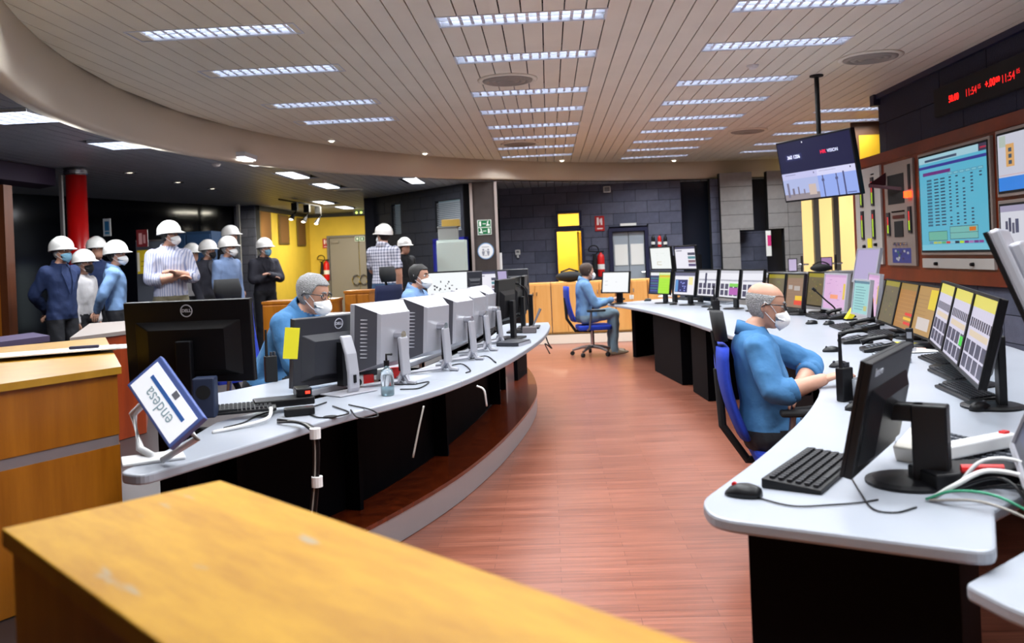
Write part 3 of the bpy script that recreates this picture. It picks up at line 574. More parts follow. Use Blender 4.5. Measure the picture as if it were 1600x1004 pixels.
# ================================================================== SCREENS
def srgb(*c): return lin(tuple(v/255 for v in c))
def screen(w, h, rects, name, parent, M, m=None):
    mb = MB(); mb.quad((0, -w/2, -h/2), (0, w/2, -h/2), (0, w/2, h/2), (0, -w/2, h/2), 0, srgb(*rects[0]))
    for i, (u0, v0, u1, v1, c) in enumerate(rects[1:]):
        e = .0004+.00001*i; mb.quad((e, (u0-.5)*w, (v0-.5)*h), (e, (u1-.5)*w, (v0-.5)*h), (e, (u1-.5)*w, (v1-.5)*h), (e, (u0-.5)*w, (v1-.5)*h), 0, srgb(*c))
    o = mb.build(name, m or screen_mat(), parent, colors=True); o.matrix_local = M; return o
def ui(kind, seed=0):
    r = random.Random(seed); R = []
    if kind == 'white':
        R = [(246, 248, 250)]; R += [(.08, .35, .2, .37, (190, 190, 200)), (.08, .55, .2, .57, (190, 190, 200)), (.5, .5, .55, .53, (205, 205, 215))]
    elif kind == 'plan':
        R = [(244, 248, 250)]
        for k in range(14): a, b = .15+.6*r.random(), .3+.4*r.random(); R.append((a, b, a+.02+.03*r.random(), b+.03+.05*r.random(), (60, 60, 70)))
    elif kind == 'bars':
        R = [(206, 202, 222), (0, .84, 1, 1, (222, 212, 96))]
        for k in range(10): R.append((.05+.093*k, .58, .05+.093*k+.065, .7, (48, 46, 66)))
        for k in range(9): R.append((.06+.1*k, .72, .063+.1*k, .84, (170, 168, 190)))
        for j in range(2):
            for k in range(4): R.append((.04+.24*k, .04+.2*j, .04+.24*k+.2, .21+.2*j, (58, 58, 84)))
        R.append((.1, .46, .9, .54, (214, 196, 170)))
        if seed == 1: R.append((.76, .25, .98, .38, (40, 210, 40)))
    elif kind == 'trend':
        R = [(232, 232, 240), (0, .9, 1, 1, (205, 205, 215))]
        for k in range(16): R.append((.04+.06*k, .6, .04+.06*k+.035, .66, (90, 90, 120)))
        for j in range(2):
            for k in range(4): R.append((.05+.24*k, .06+.24*j, .05+.24*k+.18, .26+.24*j, (62, 58, 88)))
        if seed == 1: R += [(.52, .4, .97, .52, (120, 205, 70)), (.52, .1, .97, .36, (176, 84, 176))]
        if seed == 0: R.append((.36, .5, .46, .9, (40, 40, 80)))
    elif kind == 'green':
        R = [(168, 230, 30), (0, 0, .44, 1, (40, 44, 90)), (0, .86, .44, 1, (235, 235, 240)), (.46, .8, 1, .86, (240, 160, 40)), (.46, .74, 1, .77, (240, 200, 60)), (.46, .9, 1, 1, (225, 235, 180))]
        for k in range(6): R.append((.02, .1+.12*k, .42, .14+.12*k, ((60, 130, 150) if k % 2 else (70, 80, 170))))
        for k in range(5): R.append((.48, .1+.12*k, .98, .105+.12*k, (200, 245, 90)))
    elif kind == 'mixed':
        R = [(238, 236, 245), (0, .85, 1, 1, (100, 100, 130)), (.03, .1, .65, .68, (30, 30, 100)), (.7, .45, .9, .8, (245, 235, 170)), (.04, .12, .18, .66, (90, 150, 210))]
        for k in range(8): a, b = .25+.3*r.random(), .15+.45*r.random(); R.append((a, b, a+.06, b+.05, (150, 160, 240)))
    elif kind == 'map': 
        R = [(240, 244, 242)]
        for k in range(10): a, b = .1+.7*r.random(), .1+.7*r.random(); R.append((a, b, a+.12*r.random(), b+.01, (205, 215, 205)))
        R += [(.3, .18, .52, .2, (190, 170, 120)), (.3, .32, .52, .34, (190, 170, 120)), (.3, .18, .32, .34, (190, 170, 120))]
    elif kind == 'list':
        R = [(236, 234, 244), (0, .9, 1, 1, (80, 80, 110)), (.05, .8, .35, .84, (110, 110, 130))]
        for k, c in enumerate(((90, 80, 120), (140, 110, 120), (90, 140, 150), (80, 80, 100))): R.append((.62, .1+.17*k, .97, .22+.17*k, c))
    elif kind == 'brown':
        R = [(140, 108, 84), (0, .9, 1, 1, (118, 106, 60))]
        for k in range(7): R.append((.05, .15+.1*k, .95, .155+.1*k, (165, 130, 100)))
        R += [(.1, .55, .35, .68, (175, 165, 160)), (.45, .52, .8, .66, (175, 165, 160))]
        R += [(.5, .08, .95, .22, (225, 60, 25)), (.55, .22, .95, .36, (235, 190, 30))]
    elif kind == 'amber':
        R = [(170, 118, 50), (0, .86, 1, 1, (150, 120, 50))]
        for k in range(8): R.append((.06, .12+.09*k, .94, .13+.09*k, (190, 140, 70)))
        R += [(.55, .3, .95, .36, (225, 40, 25)), (.5, .2, .95, .26, (235, 190, 30)), (.55, .1, .95, .16, (225, 40, 25))]
    elif kind == 'tan':
        R = [(176, 136, 74), (.6, .55, 1, .95, (226, 200, 40)), (.2, .1, .8, .35, (205, 195, 190))]
        for k in range(6): R.append((.05, .4+.08*k, .55, .41+.08*k, (150, 110, 60)))
    elif kind == 'olive':
        R = [(104, 92, 62), (0, .88, 1, 1, (150, 138, 30))]
        for k in range(16): a, b = .1+.75*r.random(), .1+.7*r.random(); R.append((a, b, a+.05, b+.04, r.choice([(60, 90, 40), (150, 140, 60), (80, 70, 50), (120, 130, 60)])))
    elif kind == 'pink':
        R = [(222, 180, 220), (0, .93, 1, 1, (205, 160, 205))]
        for k in range(14): a, b = .08+.75*r.random(), .1+.75*r.random(); R.append((a, b, a+.1*r.random()+.02, b+.012, (165, 120, 180)))
        R += [(.3, .3, .65, .42, (245, 160, 120)), (.86, .3, .95, .75, (226, 196, 60))]
    elif kind == 'teal':
        R = [(150, 205, 205), (0, .92, 1, 1, (90, 130, 150))]
        for k in range(9): R.append((.1, .12+.085*k, .6+.2*r.random(), .14+.085*k, (90, 140, 150)))
        R.append((.7, .1, .9, .25, (190, 190, 120)))
    elif kind == 'lilac': R = [(176, 164, 204), (0, 0, 1, .07, (205, 200, 225))]
    elif kind == 'dark': R = [(10, 12, 40), (.1, .1, .9, .2, (16, 20, 70))]
    return R
VENT = mat('vent_grey', '3a3a42', .5)
# monitor: faces local +X, foot on z=0
def monitor(label, loc, rz, w, h, zb, kind, seed=0, body=BLACK, tilt=8, foot='disc', name='monitor', group=None, style='flat', logo=None, bez=.016, yoff=0, fx=0):
    t = thing(name, label, 'monitor', loc, rz, group); R = Matrix.Rotation(radians(-tilt), 4, 'Y'); T = Matrix.Translation((0, yoff, zb+h/2)) @ R
    mb = MB()
    if style == 'flat':
        mb.box((-.012, 0, 0), (.024, w, h)); mb.loft([[(-.024, s*w*k, v*h*k) for s, v in ((-.42, -.42), (.42, -.42), (.42, .26), (-.42, .26))] if j == 0 else [(-.05, s*w*k, v*h*k) for s, v in ((-.3, -.34), (.3, -.34), (.3, .16), (-.3, .16))] for j, k in ((0, 1), (1, 1))][::-1])
    else:   # thick tapered back
        def rc(x, a, b, dz=0): return [(x, -a, -b+dz), (x, a, -b+dz), (x, a, b+dz), (x, -a, b+dz)]
        mb.loft([rc(-.13, w*.3, h*.36), rc(-.11, w*.32, h*.38), rc(-.02, w*.5, h*.5), rc(0, w*.5, h*.5)]); mb.mi = [1 if abs((mb.v[f[0]].x+mb.v[f[2]].x)/2+.065) < .01 and abs(sum(mb.v[i].y for i in f)) > abs(sum(mb.v[i].z for i in f)) else 0 for f in mb.f]
        for s in (-1, 1):
            for k in range(11): q = -.22+.044*k; mb.box((-.062, s*w*.412, q*h*1.25), (.05, .004, .006), rz=s*.75, mi=0)
    b = mb.build('casing', [body, VENT], t, bevel=.004); b.matrix_local = T
    bz = MB(); e = bez
    for (y, z, a, c) in ((0, h/2-e/2, w, e), (0, -h/2+e/2, w, e), (-w/2+e/2, 0, e, h-2*e), (w/2-e/2, 0, e, h-2*e)): bz.box((.004, y, z), (.01, a, c))
    f = bz.build('bezel', body, t); f.matrix_local = T
    screen(w-2*e, h-2*e, ui(kind, seed), 'screen', t, T @ Matrix.Translation((.0015, 0, 0)))
    bk = -.05 if style == 'flat' else -.135
    st = MB(); c = Vector((bk-.02-fx, yoff, zb+h*.45)); acc = GREYP if foot == 'vfoot' else (body if body in (BLACK, DKGREY) else BLACK)
    if foot == 'disc':
        st.box((c.x-.005-fx*.7, c.y, (c.z)/2+.01), (.03+fx*1.6, .1-fx, c.z+.03)); fx and st.box((c.x+.03, c.y, c.z), (.1, .05, .05)); st.build('stand', acc, t, bevel=.005); MB().lathe([(.12, 0), (.12, .008), (.1, .014), (.03, .018)], (c.x+.03, yoff, 0), 28).build('foot', acc, t)
    elif foot == 'rect':
        st.box((c.x, c.y, c.z/2+.01), (.035, .07, c.z+.03)); st.build('stand', acc, t, bevel=.005); MB().box((c.x+.03, yoff, .008), (.2, .26, .016)).build('foot', acc, t, bevel=.005)
    elif foot == 'vfoot':
        st.box((c.x-.028, c.y, c.z*.62), (.022, .07, c.z*.85), M=Matrix.Rotation(radians(4), 3, 'Y')); st.build('stand', SILVER, t, bevel=.008); MB().box((c.x-.012, c.y, c.z*.66), (.012, .05, c.z*.72)).build('stand_core', BLACK, t)
        MB().cyl((c.x-.03, yoff, c.z+.02), (bk+.005, yoff, c.z+.02), .022).build('hinge', CHROME, t)
        for s in (-1, 1): MB().tube([(c.x-.02, yoff+s*.01, c.z*.25), (c.x+.0, yoff+s*.03, .02), (c.x+.14, yoff+s*.15, .008)], [.016, .013, .009], 6).build('foot', SILVER, t)
        MB().tube([(c.x-.02, yoff, c.z*.3), (c.x-.05, yoff, .012), (c.x-.1, yoff, .008)], [.02, .014, .01], 6).build('foot', SILVER, t)
    elif foot == 'none': st.box((c.x, yoff, (zb+h*.6)/2), (.05, .06, zb+h*.6)); st.box((c.x+fx/2, yoff, zb+h*.5), (fx+.06, .05, .05)); st.build('stand', BLACK, t)
    if logo:
        xb = -.0505 if style == 'flat' else -.1355
        if logo == 'DELL':
            zc = h*.38; L = mat('logo_silver', 'c9ccd6', .3, .3); rg = MB(); n = 28
            rg.loft([[(-.0245-j*.002, r*cos(2*pi*i/n), zc+r*sin(2*pi*i/n)) for r, j in ((.028, 0), (.028, 1), (.0235, 1), (.0235, 0))] for i in range(n)]+[[(-.0245-j*.002, r, zc) for r, j in ((.028, 0), (.028, 1), (.0235, 1), (.0235, 0))]], cap=False)
            o = rg.build('logo_ring', L, t); o.matrix_local = T
            text('DELL', .019, L, t, T @ frame((0, -1, 0), (0, 0, 1), (-.0255, 0, zc)), bold=.0008, name='logo')
        else: text(logo, .034, mat('logo_silver', 'c9ccd6', .3, .3), t, T @ frame((0, -1, 0), (0, 0, 1), (-.0255, w*.33, -h*.0+h*.40)), bold=.0006, name='logo')
    return t
def yaw_of(a, b):   # heading of the face of a screen whose left end (seen by its user) ... points so that normal is left of a->b
    d = Vector(b)-Vector(a); return atan2(-d.x, d.y)
def rmon(label, BL, BR, zb, hh, kind, seed=0, wmax=None, desk=.75, **k):
    """place by the two lower corners in the photograph, screen turned to the room"""
    a, b = atz(*BL, zb), atz(*BR, zb); c = (a+b)/2; d = (b-a).xy; n = Vector((d.y, -d.x)); n = n if n.dot(-c.xy) > 0 else -n
    w = min(d.length-.01, wmax or 9)
    return monitor(label, (c.x, c.y, desk+.001), atan2(n.y, n.x), w, hh, zb-desk, kind, seed, **k)
# right console, far to near
g = 'screens on the right console'
rmon('white screen monitor in front of the far seated man', (941, 458), (985, 458), .90, .3, 'white', wmax=.5, foot='disc', group=g)
# four-screen wall at the far end
for k, (bl, br, z, h, kd, lab) in enumerate((((1013, 459), (1052, 461), .87, .31, 'green', 'lower left screen of the four screen block, bright green'), ((1054, 461), (1088, 463), .87, .31, 'mixed', 'lower right screen of the four screen block, navy panel'))):
    rmon(lab, bl, br, z, h, kd, k, wmax=.56, foot='disc', group=g)
    a, b = atz(*bl, z), atz(*br, z); c = (a+b)/2; d = (b-a).xy; n = Vector((d.y, -d.x)); n = n if n.dot(-c.xy) > 0 else -n
    monitor(['upper left screen of the four screen block, pale map', 'upper right screen of the four screen block, grey list'][k], (c.x+.03, c.y+.03, .751), atan2(n.y, n.x), min(d.length-.01, .56), .31, 1.2-.751, ['map', 'list'][k], k, foot='none', tilt=-4, group=g, fx=.12)
for k, (bl, br) in enumerate((((1091, 463), (1122, 465)), ((1124, 465), (1158, 468)), ((1159, 468), (1195, 470)))):
    rmon(['trend screen beside the four screen block', 'trend screen with green and magenta boxes', 'trend screen partly behind the bald operator'][k], bl, br, .87, .34, 'trend', k, wmax=.52, foot='disc', group=g)
rmon('dim olive screen just right of the bald head', (1200, 478), (1228, 481), .81, .36, 'olive', 3, wmax=.46, foot='disc', group=g)
rmon('brown screen with red and yellow boxes', (1229, 481), (1258, 484), .81, .36, 'brown', 1, wmax=.46, foot='disc', group=g)
rmon('dim olive screen left of the first pink screen', (1262, 477), (1290, 481), .81, .36, 'olive', 5, wmax=.45, foot='disc', group=g)
rmon('pink screen behind the gooseneck microphone', (1288, 483), (1325, 488), .81, .36, 'pink', 1, wmax=.52, body=SILVER, foot='rect', group=g)
rmon('small teal screen between two pink screens', (1333, 490), (1362, 496), .83, .31, 'teal', 1, wmax=.42, body=SILVER, foot='rect', group=g)
rmon('pink screen right of the teal screen', (1352, 490), (1380, 500), .80, .38, 'pink', 2, wmax=.5, body=SILVER, foot='rect', group=g)
rmon('tall blank lilac screen in a silver frame above the others', (1337, 441), (1374, 443), 1.035, .36, 'lilac', 0, wmax=.5, body=SILVER, foot='rect', group=g, tilt=12)
def tri(labels, BL, BR, zb, h, kinds, seeds, body=BLACK):
    a, b = atz(*BL, zb), atz(*BR, zb)
    for k in range(3):
        p, q = a.lerp(b, k/3), a.lerp(b, (k+1)/3); c = (p+q)/2; d = (q-p).xy; n = Vector((d.y, -d.x)); n = n if n.dot(-c.xy) > 0 else -n
        monitor(labels[k], (c.x, c.y, .751), atan2(n.y, n.x), d.length-.004, h, zb-.751, kinds[k], seeds[k], body=body, foot='disc', tilt=14, group=g, bez=.014)
tri(['olive screen, farthest of the middle triple set', 'amber screen with red boxes, centre of the middle triple set', 'tan screen with yellow block, nearest of the middle triple set'], (1380, 502), (1465, 534), .81, .35, ['olive', 'amber', 'tan'], [7, 1, 2])
tri(['grey bar chart screen, farthest of the near triple set', 'grey bar chart screen with green box, centre of the near triple set', 'grey bar chart screen, nearest of the near triple set'], (1465, 534), (1552, 612), .86, .36, ['bars']*3, [0, 1, 2])
# monitors cut by the right edge of the picture
monitor('dark screen in silver frame at the right picture edge', (1.31, 2.38, .751), radians(156), .50, .32, .06, 'dark', body=SILVER, foot='rect', tilt=22, group=g)
tv = thing('raised_monitor', 'large silver backed monitor cut by the right picture edge', 'monitor', (0, 0, 0)); Mx = Matrix.Translation((1.59, 3.0, 1.27)) @ Matrix.Rotation(radians(150), 4, 'Z') @ Matrix.Rotation(radians(20), 4, 'Y')
mb = MB(); mb.box((-.02, 0, 0), (.035, .6, .42)); mb.box((-.055, 0, 0), (.04, .46, .3)); o = mb.build('casing', SILVER, tv, bevel=.01); o.matrix_local = Mx
o = MB().box((.004, 0, 0), (.012, .6, .42)).build('bezel', BLACK, tv); o.matrix_local = Mx; screen(.56, .38, ui('dark'), 'screen', tv, Mx @ Matrix.Translation((.0106, 0, 0)))
MB().tube([(1.79, 2.95, .752), (1.75, 2.95, 1.2)], .025).build('pole', STEEL, tv); MB().lathe([(.11, 0), (.11, .012), (.03, .02)], (1.79, 2.95, .751)).build('foot', BLACK, tv)
# near black monitor seen from behind
A_, B_ = aty(1332, 742, 2.5), aty(1410, 640, 3.0); A_, B_ = Vector((.80, 2.36)), Vector((1.10, 2.82)); d = B_-A_; c = (A_+B_)/2
monitor('black monitor seen from behind at the near end of right desk', (c.x, c.y, .751), atan2(d.x, -d.y), .54, .325, .06, 'dark', tilt=12, fx=.04, foot='disc', logo='lenovo', body=BLACK)
# left console
g = 'monitors on the left console'
monitor('big black monitor seen from behind at the near end of left console', (-1.6, 3.78, .826), radians(88), .575, .365, .13, 'white', foot='rect', logo='DELL', tilt=4, group=g)
monitor('charcoal monitor seen from behind with yellow paper on its corner', (-1.13, 4.47, .826), radians(142), .55, .35, .015, 'plan', foot='none', body=DKGREY, logo='DELL', tilt=6, group=g)
st = thing('monitor_stand', 'silver curved monitor stand leaning on the charcoal monitor', 'monitor stand', (-1.0, 4.3, .801), radians(142)); mb = MB()
mb.loft([[(x-.01, -.034, z), (x+.012, -.034, z), (x+.012, .034, z), (x-.01, .034, z)] for x, z in ((.012, .003), (0, .03), (.0, .1), (.015, .2), (.05, .29))]); mb.build('upright', SILVER, st, bevel=.008); MB().box((-.012, .0, .075), (.006, .016, .04)).build('cable_slot', BLACK, st); MB().box((.04, 0, .004), (.16, .24, .008)).build('foot', SILVER, st, bevel=.004)
LP = [(636, 601), (696, 586), (735, 565), (764, 551), (787, 537)]
for k, (x, y) in enumerate(LP):
    hd = radians(152+4*k); yy = (4.56, 5.05, 5.55, 6.05, 6.56)[k]; xx = (-.77, -.60, -.49, -.43, -.37)[k]
    n = Vector((cos(hd), sin(hd))); q = Vector((xx, yy))+n*.2
    monitor('silver backed monitor, %s from the charcoal one along the left console' % ORD[k], (q.x, q.y, .801), hd, .41, .36, .08, 'plan', k, body=SILVER, style='thick', foot='vfoot', tilt=4, group=g)
for k, (x, y, hd) in enumerate(((808, 533, 165), (823, 521, 172), (836, 515, 178))):
    p = atz(x, y, .8); monitor(['black monitor seen edge on after the silver row', 'second black monitor edge on at the console end', 'last black monitor edge on at the far console end'][k], (p.x-.1, p.y+.2, .801), radians(hd), .45, .36, .12, 'plan', k, foot='rect', tilt=4, group=g)
# second row of desks behind the left console
td = thing('bench_desk', 'white bench desk behind the silver monitors', 'desk', (-1.45, 9.4, .15), radians(-8)); MB().bb(-1.3, 1.2, -.35, .35, .72, .75).build('worktop', DESK, td, bevel=.005)
for sx in (-1.2, 1.1): MB().bb(sx, sx+.04, -.3, .3, .005, .72).build('leg', MBLK, td)
p = aty(700, 462, 9.2); monitor('bright white monitor beside the black haired operator', (p.x, 9.25, .902), radians(-68), .5, .31, .12, 'plan', 9, group='monitors on the bench desk')
for k, (x, hd, kd, lab) in enumerate(((742, 100, 'plan', 'dark backed monitor next to the steel column'), (764, -70, 'list', 'pale screen monitor just below the round sign'), (786, -60, 'lilac', 'grey monitor right of the pale screen'), (806, 80, 'plan', 'rightmost grey monitor on the bench desk'))):
    p = aty(x, 452, 9.15+.15*(k%2)+.08*k); monitor(lab, (p.x, p.y, .902), radians(hd), (.16, .3, .14, .3)[k], .28, .14, kd, 4+k, body=DKGREY, group='monitors on the bench desk')
# ================================================================== RIGHT WALL PANEL
WPAN = wood_mat('mahogany_panel', '5c1a03', '7c2c06', (14, 1.2, 1.2), 1.4, .35)
t = thing('panel_cladding', 'mahogany coloured wood cladding carrying the wall instruments', 'wall panel', (0, 0, 0)); X0 = XR-.05
for nm, y0, y1, z0, z1 in (('top_rail', 3, 11.5, 2.4, 2.52), ('bottom_rail', 3, 11.5, 1.0, 1.13), ('stile', 11.5, 11.3+.28, 1.0, 2.52), ('field', 3, 11.5, 1.13, 2.4)): MB().bb(X0+(.012 if nm == 'field' else 0), XR+.02, y0, y1, z0, z1).build(nm, WPAN, t)
PAN = mat('panel_enamel', 'b4b0ac', .4); PAN2 = mat('panel_taupe', '8d7f78', .45); XI = X0-.005
def wq(mb, y0, y1, z0, z1, x, c): mb.quad((x, y1, z0), (x, y0, z0), (x, y0, z1), (x, y1, z1), 0, srgb(*c))
def bargraph(parent, y, z0, z1, split, top=.0):
    b = MB().bb(XI-.03, XI-.012, y-.04, y+.04, z0-.03, z1+.05).build('bar_meter', DKGREY, parent)
    mb = MB(); n = 14
    for k in range(n):
        a = z0+(z1-z0)*k/n; wq(mb, y-.014, y+.014, a, a+(z1-z0)/n*.8, XI-.0305, (190, 235, 20) if k/n < split else (235, 40, 40))
    mb.build('led_column', screen_mat(.9, 'led'), b, colors=True)
def knob(parent, y, z, r=.025, m=BLACK): 
    MB().cyl((XI-.012, y, z), (XI-.045, y, z), r, r*.8).build('knob', m, parent)
p1 = thing('instrument_panel', 'white instrument panel with four red and yellow bar meters', 'control panel', (0, 0, 0)); MB().bb(XI-.012, X0+.012, 10.6, 11.45, 1.18, 2.38).build('faceplate', PAN, p1, bevel=.004)
for y in (10.83, 11.2):
    bargraph(p1, y, 1.93, 2.2, .5); bargraph(p1, y, 1.52, 1.8, .75); MB().bb(XI-.015, XI-.012, y-.05, y+.05, 2.28, 2.295).build('name_strip', BLACK, p1)
for z in (1.42, 1.36, 1.27): knob(p1, 10.78, z, .022)
knob(p1, 11.16, 1.4); MB().bb(XI-.02, XI-.012, 10.92, 11.06, 1.33, 1.5).build('yellow_tag', YELP, p1)
p2 = thing('instrument_panel', 'taupe instrument panel with visor recorder and red alarm lamp', 'control panel', (0, 0, 0)); MB().bb(XI-.012, X0+.012, 9.66, 10.46, 1.17, 2.36).build('faceplate', PAN2, p2, bevel=.004)
MB().bb(XI-.016, XI-.012, 9.9, 10.36, 1.88, 2.22).build('recorder_window', BLK2, p2); hd_ = MB(); hd_.loft([[(XI-.012, 10.42, 2.12), (XI-.012, 10.42, 2.26), (XI-.012, 10.40, 2.27)], [(XI-.22, 10.40, 2.1), (XI-.22, 10.40, 2.14), (XI-.22, 10.39, 2.14)], [(XI-.012, 9.95, 2.02), (XI-.012, 9.95, 2.06), (XI-.012, 9.96, 2.06)]]); hd_.build('visor', mat('visor_red', '48202c', .4), p2)
MB().bb(XI-.06, XI-.012, 9.7, 9.8, 1.93, 2.0).build('alarm_lamp', mat('alarm_glow', 'ff3a14', .3, emit=4), p2); MB().bb(XI-.02, XI-.012, 9.72, 9.78, 2.02, 2.3).build('slot', BLK2, p2)
bargraph(p2, 10.36, 1.55, 1.74, .45); bargraph(p2, 9.76, 1.57, 1.78, .45); MB().bb(XI-.02, XI-.012, 9.92, 10.24, 1.71, 1.75).build('readout', mat('readout_red', '4a1010', .4), p2); MB().bb(XI-.02, XI-.012, 9.96, 10.2, 1.5, 1.68).build('display', BLK2, p2)
for k in range(4): knob(p2, 9.88+.1*k, 1.42, .02, CHROME)
for k in range(5): knob(p2, 9.92+.07*k, 1.79, .01)
mm = screen_mat(.35, 'mimic_screen'); mb = MB(); wq(mb, 9.78, 10.3, 1.2, 1.37, XI-.0135, (40, 60, 150))
for k in range(12): a, b = 9.8+.44*rng.random(), 1.21+.12*rng.random(); wq(mb, a, a+.05, b, b+.025, XI-.0137, rng.choice([(200, 200, 210), (60, 120, 90), (30, 30, 90)]))
mb.build('mimic_plate', mm, p2, colors=True)
def wallscreen(label, y0, y1, z0, z1, rects, fr=.05, fm=PAN2):
    o = thing('wall_display', label, 'display', (0, 0, 0)); MB().bb(XI-.02, X0+.012, y0-fr, y1+fr, z0-fr, z1+fr).build('surround', fm, o, bevel=.006)
    MB().bb(XI-.026, XI-.0201, y0-.02, y1+.02, z0-.02, z1+.02).build('bezel', BLK2, o); M = Matrix.Translation((XI-.027, (y0+y1)/2, (z0+z1)/2)) @ Matrix.Rotation(pi, 4, 'Z'); screen(y1-y0, z1-z0, rects, 'screen', o, M, screen_mat(.52, 'wall_screen')); return o
R = [(92, 190, 220), (0, .93, 1, 1, (170, 215, 230)), (.1, .94, .6, .965, (60, 80, 110)), (0, .87, 1, .9, (45, 50, 150)), (.06, .795, .5, .83, (110, 40, 130)), (.9, .93, 1, 1, (60, 50, 80)), (.92, .955, 1, .97, (190, 40, 70)), (0, 0, 1, .06, (120, 205, 230))]
for j in range(15):
    v = .73-.034*j
    R.append((.12, v, .2, v+.022, (50, 110, 140)))
    for k, u in enumerate((.24, .34, .47, .57, .67, .78, .9)):
        if k < 2 or (k < 6 and rng.random() < .75) or (k == 6 and j < 2): R.append((u, v+.004, u+(.07 if k < 2 else .035), v+.018, (40, 70, 100)))
for k in range(6): R += [(.46+.085*k, .765, .53+.085*k, .79, (60, 100, 130)), (.465+.085*k, .768, .525+.085*k, .787, (130, 205, 225))]
R += [(.12, .1, .42, .2, (40, 80, 80)), (.125, .105, .415, .195, (110, 190, 170)), (.46, .11, .86, .24, (40, 70, 90)), (.465, .115, .855, .235, (120, 195, 190)), (.46, .172, .86, .176, (40, 70, 90)), (.74, .185, .83, .225, (220, 120, 30))]
for k, c in enumerate(((90, 150, 190), (190, 200, 90), (170, 200, 110), (90, 180, 120), (210, 60, 60), (140, 200, 220), (20, 30, 60), (190, 230, 40), (120, 40, 140), (170, 120, 190), (120, 40, 140), (140, 50, 150))): R.append((.13+.067*k, .068, .19+.067*k, .092, c))
wallscreen('large cyan wall screen showing a data table', 8.03, 9.45, 1.34, 2.32, R)
ws = wallscreen('upper pale wall screen with orange diagram at right edge', 6.5, 7.83, 1.85, 2.34, [(214, 216, 232), (0, 0, 1, .24, (50, 140, 240)), (0, .27, 1, .28, (220, 170, 170)), (.02, .78, .1, .98, (190, 205, 195)), (.1, .42, .2, .82, (232, 178, 110)), (.13, .68, .17, .75, (70, 90, 110)), (.13, .57, .17, .64, (70, 90, 110)), (.13, .46, .17, .53, (70, 90, 110))])
wallscreen('lower pale wall screen showing a wintry scene at right edge', 6.5, 7.83, 1.18, 1.72, [(226, 228, 240), (0, .9, 1, 1, (170, 165, 195)), (.06, .55, .09, .75, (70, 75, 105)), (.1, .58, .13, .8, (60, 65, 95)), (.14, .55, .17, .72, (90, 95, 120)), (.18, .56, .22, .78, (80, 85, 115)), (0, .2, 1, .4, (150, 150, 175)), (.04, .26, .14, .29, (240, 215, 170))])
o = thing('switch_strip', 'pale control strip with two knobs under the cyan wall screen', 'control panel', (0, 0, 0)); MB().bb(XI-.012, X0+.012, 8.0, 9.5, 1.155, 1.255).build('faceplate', PAN, o); knob(o, 8.38, 1.2, .02); knob(o, 9.15, 1.2, .02)
# red LED clocks on the dark upper wall
LEDM = mat('led_red', 'ff1410', .4, emit=3.2); LED2 = mat('led_dim_red', 'c01414', .4, emit=1.2)
ck = thing('led_clock', 'black strip with red LED digits on the dark upper wall', 'clock', (0, 0, 0)); MB().bb(XR-.075, XR-.022, 7.2, 9.05, 2.7, 2.98).build('casing', BLK2, ck)
for s, x, y, sz, m, b in (('50.00', 1490, 153, .095, LEDM, 0), ('11:54', 1517, 143, .1, LED2, .001), ('05', 1530, 135, .06, LED2, 0), ('+.00', 1547, 130, .1, LEDM, 0), ('00', 1559, 124, .07, LEDM, 0), ('11:54', 1575, 121, .1, LED2, .001), ('05', 1591, 111, .06, LED2, 0)):
    p = atx(x, y, XR-.076); text(s, sz, m, ck, frame((0, -1, 0), (0, 0, 1), (XR-.0765, p.y, p.z)), bold=b, name='digits')
# hanging television
Mt = Matrix.Translation((2.85, 9.2, 2.26)) @ Matrix.Rotation(radians(203), 4, 'Z') @ Matrix.Rotation(radians(9), 4, 'Y')
tv = thing('hanging_television', 'black television hung from the ceiling showing tower camera views', 'television', (0, 0, 0))
mb = MB(); mb.box((-.025, 0, 0), (.05, 1.16, .67)); o = mb.build('casing', BLACK, tv, bevel=.006); o.matrix_local = Mt
R = [(16, 18, 62), (0, 0, .5, .47, (176, 186, 228)), (.5, 0, 1, .47, (150, 172, 238)), (.5, .36, 1, .47, (214, 214, 246)), (0, .36, .5, .47, (196, 196, 236)), (0, 0, .5, .1, (150, 140, 146)), (.36, .06, .46, .24, (206, 186, 176)), (.05, .05, .08, .3, (120, 116, 140)), (.12, .08, .15, .2, (120, 112, 130)), (.2, .08, .22, .22, (120, 112, 130)), (.28, .08, .3, .17, (130, 122, 140)), (.56, 0, .575, .36, (84, 88, 130)), (.55, .26, .585, .3, (84, 88, 130)), (.74, 0, .755, .36, (84, 88, 130)), (.73, .26, .765, .3, (84, 88, 130)), (.83, 0, .85, .38, (76, 80, 124)), (.05, .43, .2, .438, (110, 110, 140)), (.53, .43, .75, .436, (130, 130, 160)), (.45, .415, .462, .44, (70, 70, 100)), (.93, .42, .945, .445, (50, 50, 80)), (.1, .68, .33, .79, (40, 46, 96)), (.355, .95, .37, .975, (235, 235, 245)), (.86, .02, .97, .035, (90, 100, 150))]
screen(1.12, .63, R, 'screen', tv, Mt @ Matrix.Translation((.001, 0, 0)))
sw = mat('screen_white_text', 'dfe4ff', .5, emit=.5); sr = mat('screen_red_text', 'e01838', .5, emit=.9)
text('360 1206', .055, sw, tv, Mt @ frame((0, 1, 0), (0, 0, 1), (.0022, -.32, .148)), bold=0, name='caption')
text('HIK', .055, sr, tv, Mt @ frame((0, 1, 0), (0, 0, 1), (.0022, .1, .15)), align='LEFT', bold=0, name='caption'); text('VISION', .05, sw, tv, Mt @ frame((0, 1, 0), (0, 0, 1), (.0022, .205, .15)), align='LEFT', name='caption')
